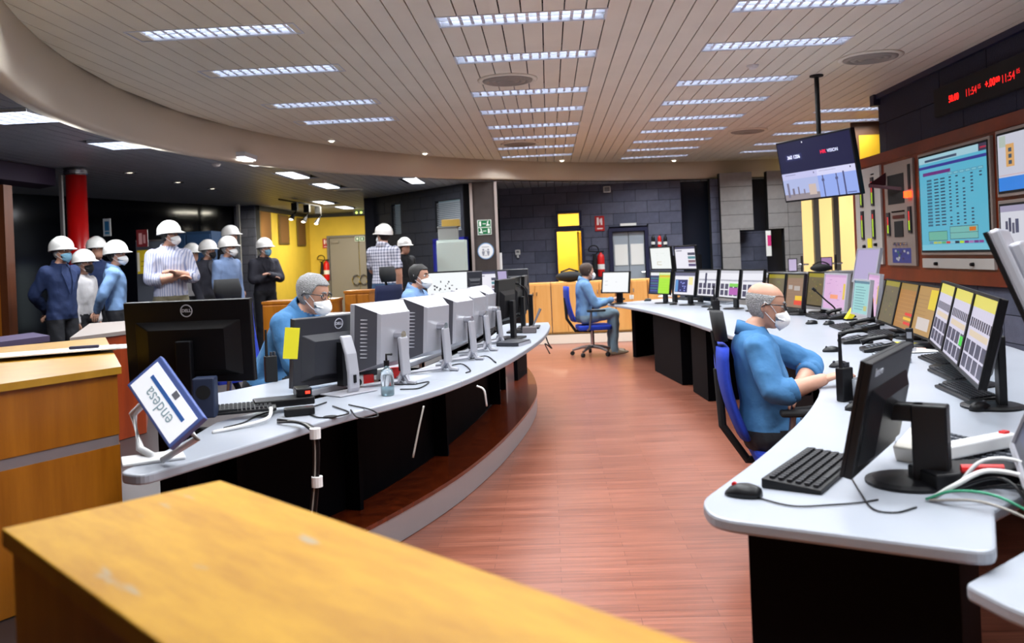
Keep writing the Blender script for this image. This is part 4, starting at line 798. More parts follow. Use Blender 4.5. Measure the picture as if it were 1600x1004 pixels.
MB().cyl((2.9, 9.22, 2.3), (2.9, 9.22, ZC), .025).build('pole', BLK2, tv); MB().box((2.9, 9.22, 2.26), (.06, .3, .2), rz=radians(23)).build('bracket', BLK2, tv); MB().lathe([(.07, 0), (.07, -.015), (.03, -.02)], (2.9, 9.22, ZC)).build('ceiling_plate', BLK2, tv)
# ================================================================== COLUMNS, SIGNS, WALL THINGS
def sign(label, cat, p, rz, w, h, rects, name='wall_sign', d=.012, back=PAPER):
    """flat printed plate facing local +X"""
    o = thing(name, label, cat, p, rz); MB().bb(-d, 0, -w/2, w/2, -h/2, h/2).build('plate', back, o); screen(w, h, rects, 'print', o, Matrix.Translation((.0008, 0, 0)), print_mat()); return o
t = thing('steel_column', 'square brushed steel clad column with pale corner trims', 'column', (-1.13, 15.9, .15)); MB().bb(-.2, .2, -.2, .2, .005, 2.69).build('cladding', mat('bronze_steel', '5a5352', .38, .55, .08, 6), t)
for s in (-1, 1): MB().bb(s*.225-.025, s*.225+.025, -.225, -.17, .005, 2.69).build('corner_trim', mat('pale_trim', 'b9aca8', .4, .3), t)
SGX = -1.13; p = aty(757, 355, 15.69)
G0, W_ = (11, 106, 60), (235, 240, 236)
def exit_rects(flip):
    f = lambda a, b: (1-b, 1-a) if flip else (a, b); R = []
    for (a, b, v0, v1) in ((.1, .24, .15, .85), (.36, .62, .44, .54), (.72, .8, .3, .8), (.78, .92, .2, .4), (.66, .76, .15, .4), (.76, .84, .78, .92)): u0, u1 = f(a, b); R.append((u0, v0, u1, v1, W_))
    return R
R = [W_, (.04, .52, .96, .97, G0), (.04, .03, .96, .48, G0)] + [(u0*.92+.04, .52+.45*v0, u1*.92+.04, .52+.45*v1, c) for u0, v0, u1, v1, c in exit_rects(False)] + [(u0*.92+.04, .03+.45*v0, u1*.92+.04, .03+.45*v1, c) for u0, v0, u1, v1, c in exit_rects(True)]
sign('double green emergency exit sign on the steel column', 'sign', (p.x, 15.685, p.z), -pi/2, .25, .27, R)
p = aty(759, 392, 15.69); o = thing('round_sign', 'round white distance sign with two figures on the steel column', 'sign', (p.x, 15.69, p.z), -pi/2)
MB().add([], []).cyl((-.012, 0, 0), (0, 0, 0), .15, n=36).build('disc', PAPER, o); MB().cyl((0, 0, 0), (.0006, 0, 0), .15, n=36).build('blue_rim', mat('sign_blue', '6f9fd0', .5), o); MB().cyl((0, 0, 0), (.0014, 0, 0), .135, n=36).build('face', mat('sign_white', 'eef0f4', .5), o)
FIG = mat('sign_grey_print', '8b8f9c', .6)
for s in (-1, 1):
    mb = MB(); mb.cyl((0, s*.045, .025), (.0022, s*.045, .025), .018, n=14); mb.box((.0012, s*.045, -.025), (.002, .045, .05)); mb.tube([(.001, s*.02, -.01), (.001, s*.005, .01)], .004); mb.box((.0012, s*.045, -.065), (.002, .028, .035)); mb.build('figure', FIG, o)
MB().box((.0012, 0, .075), (.002, .13, .01)).build('caption_line', FIG, o); MB().box((.0012, 0, -.08), (.002, .05, .008)).build('arrow_mark', FIG, o)
# red column
p = atz(118, 262, ZO); t = thing('red_column', 'bright red round column with chrome collar behind the visitors', 'column', (p.x, p.y, .15)); MB().cyl((0, 0, .005), (0, 0, 2.6), .125, n=28).build('shaft', RED, t, True); MB().lathe([(.13, 2.6), (.15, 2.62), (.15, 2.66), (.13, 2.67), (.15, 2.685), (.13, 2.695)]).build('collar', CHROME, t)
p = aty(97, 330, 11.3); struct(MB().bb(p.x-.02, p.x+.02, 11.28, 11.32, .15, 2.8).build('trim_8', mat('pale_mullion', 'b8b8b8', .4)))
# beam above the dark glazing and timber jamb at the far left
struct(MB().prism([(-6.6, 5.5), (-6.3, 10.9), (-6.7, 11.2), (-7.2, 5.5)], 2.62, 2.84).build('trim_9', mat('plum_plaster', '3c3048', .6)))
a = aty(0, 400, 9.0); j = thing('timber_jamb', 'orange brown timber door jamb at the left picture edge', 'door jamb', (a.x-.1, 9.0, .15)); MB().bb(-.12, .12, -.05, .1, .005, 2.3).build('post', wood_mat('jamb_wood', '8a4a10', 'a8631a', (12, 12, 1), 1, .4), j); MB().bb(.12, .2, -.05, .1, .005, 2.3).build('trim_strip', wood_mat('jamb_dark', '4a2410', '5c3018', (12, 12, 1), 1, .4), j)
# posters and cabinets behind the visitors on the dark glazing
for k, (x, y, Y, w, h, R, lab) in enumerate(((167, 355, 12.2, .11, .25, [(205, 212, 218), (.2, .3, .8, .85, (40, 110, 160)), (.2, .1, .8, .25, (60, 130, 170))], 'blue and white notice on the dark glass beside the red column'), (222, 372, 11.9, .16, .24, [(120, 28, 34), (.2, .15, .5, .8, (210, 160, 160)), (.6, .2, .8, .7, (200, 150, 150))], 'dark red notice behind the visitors'), (224, 409, 11.9, .17, .33, [(222, 196, 30), (.0, .1, .2, .9, (235, 230, 210)), (.3, .3, .9, .34, (170, 140, 20)), (.3, .5, .9, .54, (170, 140, 20))], 'yellow notice behind the man in the light blue shirt'))):
    p = aty(x, y, Y); sign(lab, 'notice', p, -pi/2, w, h, R)
p = aty(222, 440, 12.0); t = thing('metal_locker', 'blue grey metal cabinet behind the visitors', 'cabinet', (p.x-.3, 14.4, .15)); MB().bb(-.36, .5, -.3, .3, .005, 1.95).build('body', mat('blue_grey_metal', '2c4a6e', .5), t, bevel=.01)
for k in range(2): d = MB().bb(-.34+.42*k, .06+.42*k, -.318, -.301, .05, 1.9).build('door', mat('blue_metal', '33547c', .45), t, bevel=.006); MB().bb(-.3+.42*k, .02+.42*k, -.33, -.319, .95, 1.0).build('handle', CHROME, d)
p = aty(195, 440, 11.4); t = thing('grey_screen_panel', 'grey partition panel beside the blue cabinet', 'partition', (p.x, 12.3, .15)); MB().bb(-.25, .2, -.03, .03, .005, 1.75).build('panel', mat('grey_felt', '565b66', .8), t); MB().bb(-.25, .2, -.035, .035, 1.751, 1.775).build('top_rail', STEEL, t)
# yellow corner: boards, door, signs, extinguisher
for k, (x0, x1, y) in enumerate(((403, 422, 352), (434, 450, 358), (463, 476, 362))):
    a, b = atp(x0, y, (-6.5, 19), (-6.4, YC)), atp(x1, y, (-6.5, 19), (-6.4, YC)); L = abs(b.y-a.y); t = thing('pin_board', ['nearest', 'middle', 'farthest'][k]+' brown board on the yellow side wall', 'board', ((a.x+b.x)/2+.02, (a.y+b.y)/2, a.z), 0, 'brown boards on the yellow wall')
    MB().bb(-.01, .02, -L/2, L/2, -.36, .36).build('frame', mat('board_frame', '5a4418', .6), t); MB().bb(.0205, .024, -L/2+.06, L/2-.06, -.32, .32).build('face', mat('board_face', '6b4718', .8), t)
GD = mat('grey_door_paint', '857f78', .45)
a, b = aty(515, 372, YC), aty(586, 372, YC); zt = a.z; dm = MB(); frame_box(dm, a.x, b.x, .15, zt, YC-.01, w=.06, d=.08); do = struct(dm.build('door_4', mat('door_frame_grey', '6d6a68', .5)))
mid = aty(562, 400, YC).x
for x0, x1 in ((a.x+.01, mid-.008), (mid+.008, b.x-.01)):
    l = MB().bb(x0, x1, YC-.06, YC-.02, .16, zt-.01).build('door_leaf', GD, do, bevel=.006); hx = mid+(-.1 if x1 < mid else .1)
    MB().tube([(hx+.1*cos(q), YC-.1, 1.02+.13*sin(q)) for q in [2*pi*i/16 for i in range(17)]], .018).build('ring_handle', CHROME, l)
MB().bb(a.x+.06, a.x+.26, YC-.1, YC-.061, zt-.14, zt-.08).build('door_closer', STEEL, do)
def ext_sign(label, p, rz, w=.19, h=.3): return sign(label, 'sign', p, rz, w, h, [(178, 16, 20), (.2, .4, .42, .9, (240, 225, 225)), (.6, .4, .78, .85, (240, 225, 225)), (.5, .55, .58, .8, (240, 225, 225)), (.2, .12, .8, .2, (240, 225, 225))])
p = aty(509, 380, YC-.02); ext_sign('red fire extinguisher sign on the yellow wall left of the grey door', p, -pi/2, .17, .26)
def extinguisher(label, p, h=.5, m=REDP, horn=True, rz=0):
    t = thing('fire_extinguisher', label, 'fire extinguisher', p, rz); r = h*.14
    MB().lathe([(r*.9, 0), (r, .02), (r, h*.78), (r*.8, h*.88), (r*.3, h*.93), (r*.3, h*.97)]).build('cylinder', m, t, True); MB().bb(-r*.15, r*.9, -r*.3, r*.3, h*.97, h*1.03).build('valve_handle', BLACK, t)
    MB().lathe([(r*1.02, h*.3), (r*1.02, h*.5)]).build('label_band', PAPER, t)
    if horn:
        MB().tube([(0, 0, h*.98)]+[(-.14-.1*cos(q)*1.0, 0, h*1.02+.09*sin(q)+.03) for q in [(-.2+.35*i) for i in range(16)]], .012).build('hose', BLACK, t); MB().cyl((-.12, 0, h*.9), (-.12, 0, h*.3), .03, .06).build('horn', BLK2, t)
    return t
p = aty(511, 438, YC-.15); extinguisher('red fire extinguisher with looped hose by the yellow wall', (p.x, p.y, p.z), .55)
p = aty(940, 432, YB-.12); extinguisher('red fire extinguisher with looped hose beside the yellow doorway', (p.x, p.y, p.z), .5)
for k, (x, m) in enumerate(((1021, BLACK), (1031, REDP), (1040, BLACK))): p = aty(x, 388, YB-.1); extinguisher(['left black', 'middle red', 'right black'][k]+' bottle of three small wall extinguishers', p, .27, m, False)
p = aty(937, 349, YB-.02); ext_sign('red fire extinguisher sign right of the yellow doorway', p, -pi/2)
p = aty(562, 373, YC-.1); sign('green exit sign above the grey double door', 'sign', p, -pi/2, .26, .13, [W_, (.04, .08, .48, .92, G0), (.55, .08, .96, .92, G0), (.15, .3, .35, .75, W_), (.68, .25, .82, .75, W_)])
p = aty(561, 332, YC-.6); t = thing('emergency_light', 'small green lit emergency light under the outer ceiling', 'light', p); MB().bb(-.14, .14, -.03, .03, -.04, .1).build('housing', DKGREY, t); 
for s in (-1, 1): MB().ell((s*.06, -.03, 0), (.03, .01, .03)).build('lamp', mat('green_glow', 'b8e860', .4, emit=2), t)
p = aty(809, 394, YB-.02); t = thing('wall_thermostat', 'small white thermostat on the dark block wall', 'thermostat', p); MB().bb(-.05, .05, -.03, 0, -.05, .05).build('case', WHITEP, t, bevel=.005); MB().bb(-.03, .03, -.034, -.03, -.01, .03).build('display', GREYP, t); MB().bb(-.02, .02, -.03, 0, -.11, -.055).build('cable_cover', WHITEP, t)
p = aty(948, 296, YB-.03); t = thing('wall_speaker', 'small grey speaker box high on the dark block wall', 'speaker', p); MB().bb(-.07, .07, -.08, .01, -.06, .06).build('case', WHITEP, t, bevel=.006); MB().bb(-.055, .055, -.084, -.08, -.045, .045).build('grille', GREYP, t)
p = aty(782, 405, 15.8); t = thing('wall_rail', 'tall white rail on the wall right of the steel column', 'rail', p); MB().cyl((0, 0, -.35), (0, 0, .12), .03).build('rail', WHITEP, t); MB().bb(-.015, .015, 0, .08, -.02, .02).build('bracket', WHITEP, t)
p = aty(1201, 380, YB-.25); t = thing('wall_poster', 'narrow pink and white poster in the dark recess', 'poster', p); MB().bb(-.05, .05, 0, .01, -.25, .25).build('sheet', PAPER, t); MB().bb(-.02, .05, -.002, -.0005, -.05, .16).build('pink_figure', mat('magenta_print', 'd02c78', .6), t)
# pale locker and boxes left of the column
p = aty(711, 430, 15.4); t = thing('white_locker', 'tall pale cabinet left of the steel column', 'cabinet', (p.x, 15.2, .15)); zt = aty(711, 375, 15.2).z-.15; MB().bb(-.26, .24, -.2, .2, .005, zt).build('body', mat('pale_green_white', 'b9c6bf', .5), t, bevel=.006); MB().bb(-.25, .23, -.215, -.201, .05, zt-.03).build('door', mat('pale_green_white2', 'c0ccc5', .5), t, bevel=.005)
zb = zt+.151
t = thing('plastic_crate', 'grey translucent box on top of the pale cabinet', 'box', (p.x-.03, 15.2, zb)); MB().bb(-.2, .13, -.16, .16, 0, .22).build('body', mat('dull_plastic', '8d8f8c', .5), t, bevel=.01); MB().bb(-.21, .14, -.17, .17, .221, .24).build('lid', mat('dull_plastic2', '7c7e7c', .5), t)
tag(MB().bb(-.16, .14, -.15, .15, .001, .12).build('cardboard_box', mat('cardboard', 'a98a3c', .8), None, loc=(p.x, 15.2, zb+.241), bevel=.004), 'brown cardboard box on top of the grey box', 'box')
# frames and clutter on the ledge below the cream windows
t = thing('stone_ledge', 'grey ledge along the foot of the pale block piers', 'ledge', (0, 0, 0)); MB().bb(3.0, 7.4, 15.6, 16.1, .9, .96).build('top', mat('ledge_grey', '8e9096', .5), t); MB().bb(3.05, 7.35, 15.65, 16.05, .155, .9).build('body', LTB[0], t)
def frame_stand(lab, x, y, Y, w, h, col):
    p = aty(x, y, Y); p.z = .961; t = thing('tablet_screen', lab, 'tablet', p, -pi/2-.3); o = MB().box((0, 0, h/2+.02), (.015, w, h), M=Matrix.Rotation(-.15, 3, 'Y')).build('casing', BLACK, t); MB().box((.0095, 0, h/2+.02), (.002, w-.03, h-.03), M=Matrix.Rotation(-.15, 3, 'Y')).build('screen', mat(col[0], col[1], .4, emit=.5), t); MB().box((-.03, 0, .02), (.1, .08, .012)).build('foot', BLACK, t)
frame_stand('small black framed tablet on the grey ledge', 1239, 425, 15.8, .16, .24, ('tab_mauve', '8a7f96')); frame_stand('small violet picture frame on the grey ledge', 1292, 422, 15.8, .2, .24, ('tab_violet', '7a5c80'))
p = aty(1282, 428, 15.8); t = thing('headset', 'dark coiled headset on the grey ledge before the cream windows', 'headset', (p.x, 15.75, .961)); MB().ell((0, 0, .07), (.2, .09, .07)).build('body', BLK2, t, True); MB().tube([(-.15+.02*i, 0, .12+.06*sin(pi*i/15)) for i in range(16)], .012).build('band', BLK2, t)
for k, x in enumerate((1255, 1308)):
    p = aty(x, 430, 15.8); t = thing('chrome_stand', ['chrome clamp stand left of the headset', 'chrome clamp stand right of the headset'][k], 'stand', (p.x, 15.85, .961)); MB().cyl((0, 0, 0), (0, 0, .3), .02).build('post', CHROME, t); MB().cyl((-.12, 0, .14), (.12, 0, .14), .016).build('arm', CHROME, t); MB().lathe([(.07, 0), (.07, .015), (.02, .02)]).build('foot', CHROME, t)
p = aty(1352, 224, 13.0); t = thing('hanging_sign', 'yellow panel in a brown frame hung beyond the dark right wall', 'panel', p); MB().bb(-.2, .35, -.03, .03, -.3, ZC-p.z).build('frame', mat('brown_frame', '4a2c14', .5), t); MB().bb(-.1, .35, -.036, -.031, -.28, .12).build('face', mat('amber_panel', 'b0880f', .5), t)
# ================================================================== PEOPLE
SKIN = mat('skin', 'b98a74', .55, var=.06, vscale=30); SKIN2 = mat('skin_tan', 'ad8068', .55, var=.06, vscale=30)
def cloth(name, col, var=.12): return mat(name, col, .85, var=var, vscale=7, bump=.55, bscale=11)
DENIM = cloth('jeans', '6f8796'); DKTR = cloth('dark_trousers', '14151c'); KHAKI = cloth('khaki_trousers', '6d6650'); NAVYC = cloth('navy_cloth', '14264e'); DKJ = cloth('charcoal_jacket', '23232e'); SKYSH = cloth('sky_blue_shirt', '7596c2'); OPSH = cloth('operator_blue_shirt', '3a6f9f'); WHTSH = cloth('white_blouse', 'b9b6b8'); GRBL = cloth('grey_blue_shirt', '7288ae'); BLKC = cloth('black_cloth', '0d0d13'); DENIMSH = cloth('denim_shirt', '5f84ac')
STRIPE = wave_mat('striped_shirt', 'b4b4c4', '7f86a6', 190, 'stripe'); PLAID = wave_mat('plaid_shirt', 'c9c9d6', '333b5c', 150, 'check')
SHOEB = mat('black_shoe', '111114', .4); SNEAK = mat('beige_sneaker', '8d7d68', .7)
HAIRG = mat('grey_hair', '8f8f90', .7, var=.3, vscale=120, bump=.6, bscale=150); HAIRB = mat('black_hair', '14110f', .5, var=.3, vscale=120, bump=.6, bscale=150); HAIRBR = mat('brown_hair', '3a261a', .6, var=.3, vscale=120, bump=.6, bscale=150)
HELM = mat('white_helmet', 'eceae6', .25, coat=.3); FFP = mat('white_mask', 'eeeeee', .8); SURG = mat('blue_mask', '7fb2cc', .8); BMASK = mat('black_mask', '141318', .8)
HEADP = [(0, .045, .03, .034), (.03, .03, .062, .052), (.07, .014, .084, .064), (.11, .004, .094, .071), (.15, 0, .098, .076), (.185, -.004, .090, .071), (.212, -.007, .066, .053), (.228, -.008, .030, .025)]
def head_at(az, z, off=0):
    z = max(0, min(.228, z))
    for a, b in zip(HEADP, HEADP[1:]):
        if a[0] <= z <= b[0]:
            t = (z-a[0])/(b[0]-a[0]); t2 = t; xc, rx, ry = (a[k]*(1-t2)+b[k]*t2 for k in (1, 2, 3)); return Vector((xc+(rx+off)*cos(az), (ry+off)*sin(az), z))
def limb_rings(mb, pts, rads, n=12, step=.022, flat=None):
    """swept tapered limb, rounded ends; tags vary by mb.t callable"""
    P = [Vector(p) for p in pts]; out = []
    for i in range(len(P)-1):
        L = (P[i+1]-P[i]).length; m = max(2, int(L/step))
        for j in range(m): t = j/m; out.append((P[i].lerp(P[i+1], t), rads[i]*(1-t)+rads[i+1]*t, i+t))
    out.append((P[-1], rads[-1], len(P)-1.0))
    # smooth the bend
    for _ in range(2):
        out = [out[0]]+[((out[k-1][0]+out[k][0]*2+out[k+1][0])/4, out[k][1], out[k][2]) for k in range(1, len(out)-1)]+[out[-1]]
    return out
def sweep(mb, samples, tagf, n=12):
    m = len(samples); rings = []; tg = []; prev = None
    for k, (p, r, u) in enumerate(samples):
        d = (samples[min(k+1, m-1)][0]-samples[max(k-1, 0)][0]).normalized()
        if prev is None: a = d.cross(Vector((0, 1, .05)));  a = a if a.length > .2 else d.cross(Vector((1, 0, 0)))
        else: a = prev-d*prev.dot(d)
        a.normalize(); prev = a; b = d.cross(a); e = [(0, 1)]
        if k == 0: e = [(-.8, .35), (-.45, .8), (0, 1)]
        if k == m-1: e = [(0, 1), (.45, .8), (.8, .35)]
        for s, q in e: rings.append([p+d*(s*r)+(a*cos(2*pi*i/n)+b*sin(2*pi*i/n))*(r*q) for i in range(n)]); tg.append(tagf(u))
    n0 = len(mb.v); mb.loft(rings)
    for k, t in enumerate(tg):
        for i in range(n): mb.tag[n0+k*n+i] = t
def hand_mesh(mb, w, d, nrm, side, curl=.5, mi=0, s=1.0):
    """palm + four unequal bent fingers + thumb; d = pointing direction, nrm = back of hand"""
    d = Vector(d).normalized(); nrm = Vector(nrm); nrm = (nrm-d*nrm.dot(d)).normalized(); a = d.cross(nrm).normalized()*side   # a: thumb side
    n = 10; rings = []
    for t, hw, th in ((-.03, .027, .022), (0, .027, .019), (.03, .036, .017), (.06, .042, .015), (.085, .042, .013), (.095, .036, .009)):
        rings.append([Vector(w)+d*(t*s)+(a*(hw*cos(2*pi*i/n))+nrm*(th*sin(2*pi*i/n)))*s for i in range(n)])
    mb.loft(rings, mi)
    for k, (off, L) in enumerate(((.031, .066), (.011, .075), (-.010, .07), (-.030, .055))):
        p = Vector(w)+(d*.085+a*off)*s; pts = [p-d*.01]; ang = 0; rr = [.009, .009, .0085, .008, .006]
        for f, c in ((.0, 0), (.45, .55), (.3, .8), (.25, .6)):
            ang += c*curl; v = d*cos(ang)-nrm*sin(ang); pts.append(pts[-1]+v*(max(f, .15)*L*s)) if f else pts.append(pts[-1]+d*.01)
        mb.tube(pts, [r*s for r in rr[:len(pts)]], 8, mi)
    p = Vector(w)+(d*.025+a*.024)*s; v1 = (d*.7+a*.7-nrm*.25*curl).normalized(); v2 = (d*.95+a*.15-nrm*.5*curl).normalized()
    mb.tube([p-a*.01, p+v1*.035*s, p+v1*.035*s+v2*.03*s, p+v1*.035*s+v2*.052*s], [.012*s, .0105*s, .0095*s, .006*s], 8, mi)
TORSO = [(-.10, .088, .135, 0), (-.04, .110, .168, 0), (.03, .115, .172, .005), (.12, .108, .158, .01), (.22, .114, .162, .012), (.32, .120, .176, .008), (.40, .113, .188, 0), (.445, .095, .178, -.008), (.475, .075, .135, -.012), (.50, .060, .085, -.012), (.52, .053, .058, .006), (.55, .050, .053, .028)]
ARMS = {'down': ((0, .045, -.28), (.06, .03, -.52)), 'behind': ((-.13, .06, -.25), (-.19, -.15, -.43)), 'crossA': ((.08, .06, -.26), (.215, -.19, -.19)), 'crossB': ((.06, .06, -.27), (.165, -.18, -.24)), 'desk': ((.10, .06, -.26), (.33, .02, -.24)), 'lap': ((.06, .06, -.27), (.26, -.06, -.31)), 'hip': ((-.05, .10, -.27), (-.03, .08, -.52))}
def person(label, loc, heading, h=1.75, seated=False, lean=0, arms=('down', 'down'), head=0, nod=0, shirt=SKYSH, pants=DKTR, shoe=SHOEB, skin=SKIN, sleeve='long', hair='short', hairm=HAIRBR, helmet=True, mask='ffp2', glasses=False, voxel=.014, belly=0, zp=None, knees=None, collar=True, hands=True, coat=False, hemz=0, watch=False, armpos=None, curl=.6):
    s = h/1.715; src = MB(); zp = (zp if zp is not None else (.52 if seated else .95*s)); LR = Matrix.Rotation(radians(lean), 3, 'Y'); base = Vector((0, 0, zp))
    def tp(x, y, t): return base+LR @ Vector((x*s, y*s, t*s))
    # torso (tags: 0 skin 1 shirt 2 trousers 3 shoes)
    dense = []
    for a, b in zip(TORSO, TORSO[1:]):
        m = max(1, int((b[0]-a[0])/.02))
        for j in range(m): q = j/m; dense.append(tuple(a[k]*(1-q)+b[k]*q for k in range(4)))
    dense.append(TORSO[-1]); rings = []; tg = []; n = 20
    for t, rx, ry, xo in dense:
        bl = belly*max(0, 1-abs((t-.12)/.2)); rx += bl*.5; xo += bl*.5
        rings.append([tp(xo+rx*cos(2*pi*i/n), ry*sin(2*pi*i/n), t) for i in range(n)]); tg.append(0 if t > .50 else (1 if t > hemz else 2))
    n0 = len(src.v); src.loft(rings)
    for k, t in enumerate(tg):
        for i in range(n): src.tag[n0+k*n+i] = t
    # arms
    W = []; j = {'long': 9, 'short': .75, 'rolled': 1.32}[sleeve]
    for k, sd in ((0, 1), (1, -1)):
        sh = tp(-.005, .168*sd, .425)
        if armpos and armpos[k]: e, w = (Vector(q) for q in armpos[k])
        else: e, w = (sh+Vector((q[0]*s, q[1]*sd*s, q[2]*s)) for q in ARMS[arms[k]])
        sl = .012 if coat else .006
        rad = [.064+sl, .052+sl, .036+sl] if j > 1.4 else ([.064+sl, .05, .030] if j < 1 else [.064+sl, .052+sl, .031])
        sm = limb_rings(src, [sh, e, w], [r*s for r in rad]); at_ = 4 if sd == 1 else 6; sweep(src, sm, lambda u: at_); W.append((e, w, sd))
        if sleeve != 'long':   # rolled / short cuff thickening
            c = [q for q in sm if j-.16 < q[2] <= j+.01]; sweep(src, [(q[0], q[1]+.012, q[2]) for q in c], lambda u: at_)
    # legs
    for sd in (1, -1):
        hip = tp(0, .088*sd, -.04)
        if seated: kn = Vector((.43*s, .13*sd, zp+.02)) ; an = Vector((.40*s, .12*sd, .09)); 
        else: kn = Vector((.02*s, .10*sd*s, .50*s)); an = Vector((-.01, .105*sd*s, .085*s))
        if knees: kn, an = Vector(knees[0 if sd == 1 else 1][0]), Vector(knees[0 if sd == 1 else 1][1])
        sweep(src, limb_rings(src, [hip, kn, an], [.092*s, .068*s, .052*s]), lambda u: 2)
        f = an+Vector((.0, 0, -.05)); n1 = len(src.v)
        R = [[f+Vector((x, y0+wd*cos(2*pi*i/12), max(-.035, hh*sin(2*pi*i/12)))) for i in range(12)] for x, wd, hh, y0 in ((-.075, .025, .03, 0), (-.05, .036, .06, 0), (.0, .04, .065, 0), (.07, .044, .045, 0), (.14, .045, .03, .0), (.19, .035, .022, 0), (.21, .015, .012, 0))]
        src.loft(R)
        for q in range(n1, len(src.v)): src.tag[q] = 3
    # head
    hp = tp(.042, 0, .503) if seated else tp(.03, 0, .52); HM = Matrix.Translation(hp) @ Matrix.Rotation(radians(head), 4, 'Z') @ Matrix.Rotation(radians(nod), 4, 'Y') @ Matrix.Scale(1.0, 4)
    n0 = len(src.v); src.M = HM
    src.loft([[head_at(2*pi*i/20, z) for i in range(20)] for z in [.228*q/18 for q in range(19)]])
    src.loft([[Vector((.088+dx, y*w_, z)) for y, dx in ((-1, -.012), (0, .004+ex), (1, -.012))] + [Vector((.06, 0, z))] for z, w_, ex in ((.125, .008, .006), (.105, .011, .014), (.088, .016, .024), (.078, .014, .014))])
    for sd in (1, -1): src.ell((-.008, .074*sd, .105), (.018, .009, .03), 10, 6, M=Matrix.Rotation(sd*.3, 3, 'Z'))
    src.M = Matrix.Identity(4)
    for q in range(n0, len(src.v)): src.tag[q] = 0
    # grow one continuous skin
    me = src.mesh('body_source', [skin]); o = bpy.data.objects.new('body_source', me); COL.objects.link(o)
    rm = o.modifiers.new('r', 'REMESH'); rm.mode = 'VOXEL'; rm.voxel_size = voxel; sm = o.modifiers.new('s', 'SMOOTH'); sm.iterations = 4; sm.factor = .5
    bpy.context.view_layer.update(); me2 = bpy.data.meshes.new_from_object(o.evaluated_get(bpy.context.evaluated_depsgraph_get())); bpy.data.objects.remove(o)
    kd = kdtree.KDTree(len(src.v))
    for i, v in enumerate(src.v): kd.insert(v, i)
    kd.balance(); body = MB(); body.v = [v.co.copy() for v in me2.vertices]; body.tag = [0]*len(body.v)
    LI = LR.inverted()
    for p in me2.polygons:
        tg_ = src.tag[kd.find(p.center)[1]]; tz = LI @ (p.center-base)
        if tg_ in (1, 2) and abs(tz.x) < .17*s and abs(tz.y) < .21*s and tz.z > -.09*s: tg_ = 1 if tz.z > hemz*s else 2
        if tg_ in (4, 6):
            e_, w_, _s = W[0 if tg_ == 4 else 1]; sh_ = tp(-.005, .168*_s, .425); pr = lambda a, b: (p.center-a).dot(b-a)/(b-a).length_squared
            ds = lambda a, b: (a+(b-a)*max(0, min(1, pr(a, b)))-p.center).length
            tg_ = (1 if pr(e_, w_) < j-1 or ds(sh_, e_) < ds(e_, w_)-.004 else 0) if 1 < j < 5 else (1 if j > 5 or pr(sh_, e_) < j else 0)
        body.f.append(list(p.vertices)); body.mi.append(tg_); body.col.append((1, 1, 1))
    bpy.data.meshes.remove(me2)
    # cloth folds
    from mathutils import noise as NZ
    acc = [Vector() for _ in body.v]; isc = [0]*len(body.v)
    for f_, m_ in zip(body.f, body.mi):
        a_, b_, c_ = body.v[f_[0]], body.v[f_[1]], body.v[f_[2]]; nn_ = (b_-a_).cross(c_-a_)
        for i in f_: acc[i] += nn_; isc[i] += 1 if m_ in (1, 2) else -9
    off_ = Vector((loc[0]*3, loc[1]*3, 0)); nv = []
    for v_, n_, c_ in zip(body.v, acc, isc):
        if c_ > 0 and n_.length > 0:
            q = Vector((v_.x*9, v_.y*9, v_.z*6+v_.x*5))+off_; k_ = (1-abs(NZ.noise(q))*2.2)*.007+NZ.noise(q*2.3)*.004; v_ = v_+n_.normalized()*k_
        nv.append(v_)
    body.v = nv
    if hands:
        for e, w, sd in W:
            d = (w-e).normalized(); nr = Vector((0, 0, 1)) if abs(d.z) < .75 else Vector((.2, sd, 0)); hand_mesh(body, w, d, nr, sd if abs(d.z) < .75 else 1, curl, 0, s)
    B = body.build('person', [skin, shirt, pants, shoe], None, True, loc=loc, rz=radians(heading)); tag(B, label, 'person')
    if sleeve != 'long':
        for e, w, sd in W:
            sh = tp(-.005, .168*sd, .425); a_, b_, u0 = (e, w, j-1) if j > 1 else (sh, e, j); d_ = b_-a_; r0 = (.054 if j > 1 else .058)*s
            cu = MB(); cu.tube([a_+d_*(u0-.16), a_+d_*(u0-.10), a_+d_*(u0+.04), a_+d_*(u0+.10), a_+d_*(u0+.105)], [r0*.9, r0*1.14, r0*1.14, r0*1.08, r0*.8], 18); cu.build('sleeve_cuff', shirt, B, True)
    # ---- worn things, in head space
    def hb(mb, nm, m, sm=True): mb.v = [HM @ v for v in mb.v]; return mb.build(nm, m, B, sm)
    for sd in (1, -1):
        e = MB(); e.ell((.080, .031*sd, .121), (.012, .015, .010), 10, 6); e.ell((.0885, .031*sd, .121), (.005, .007, .007), 8, 5, mi=1); hb(e, 'eye', [mat('eye_white', 'd8d4d0', .3), mat('iris', '20140e', .2)])
        e = MB(); e.tube([head_at(sd*a, .140+.004*(1 if k == 1 else 0), .003) for k, a in enumerate((.16, .36, .58))], [.004, .005, .003], 6); hb(e, 'eyebrow', hairm)
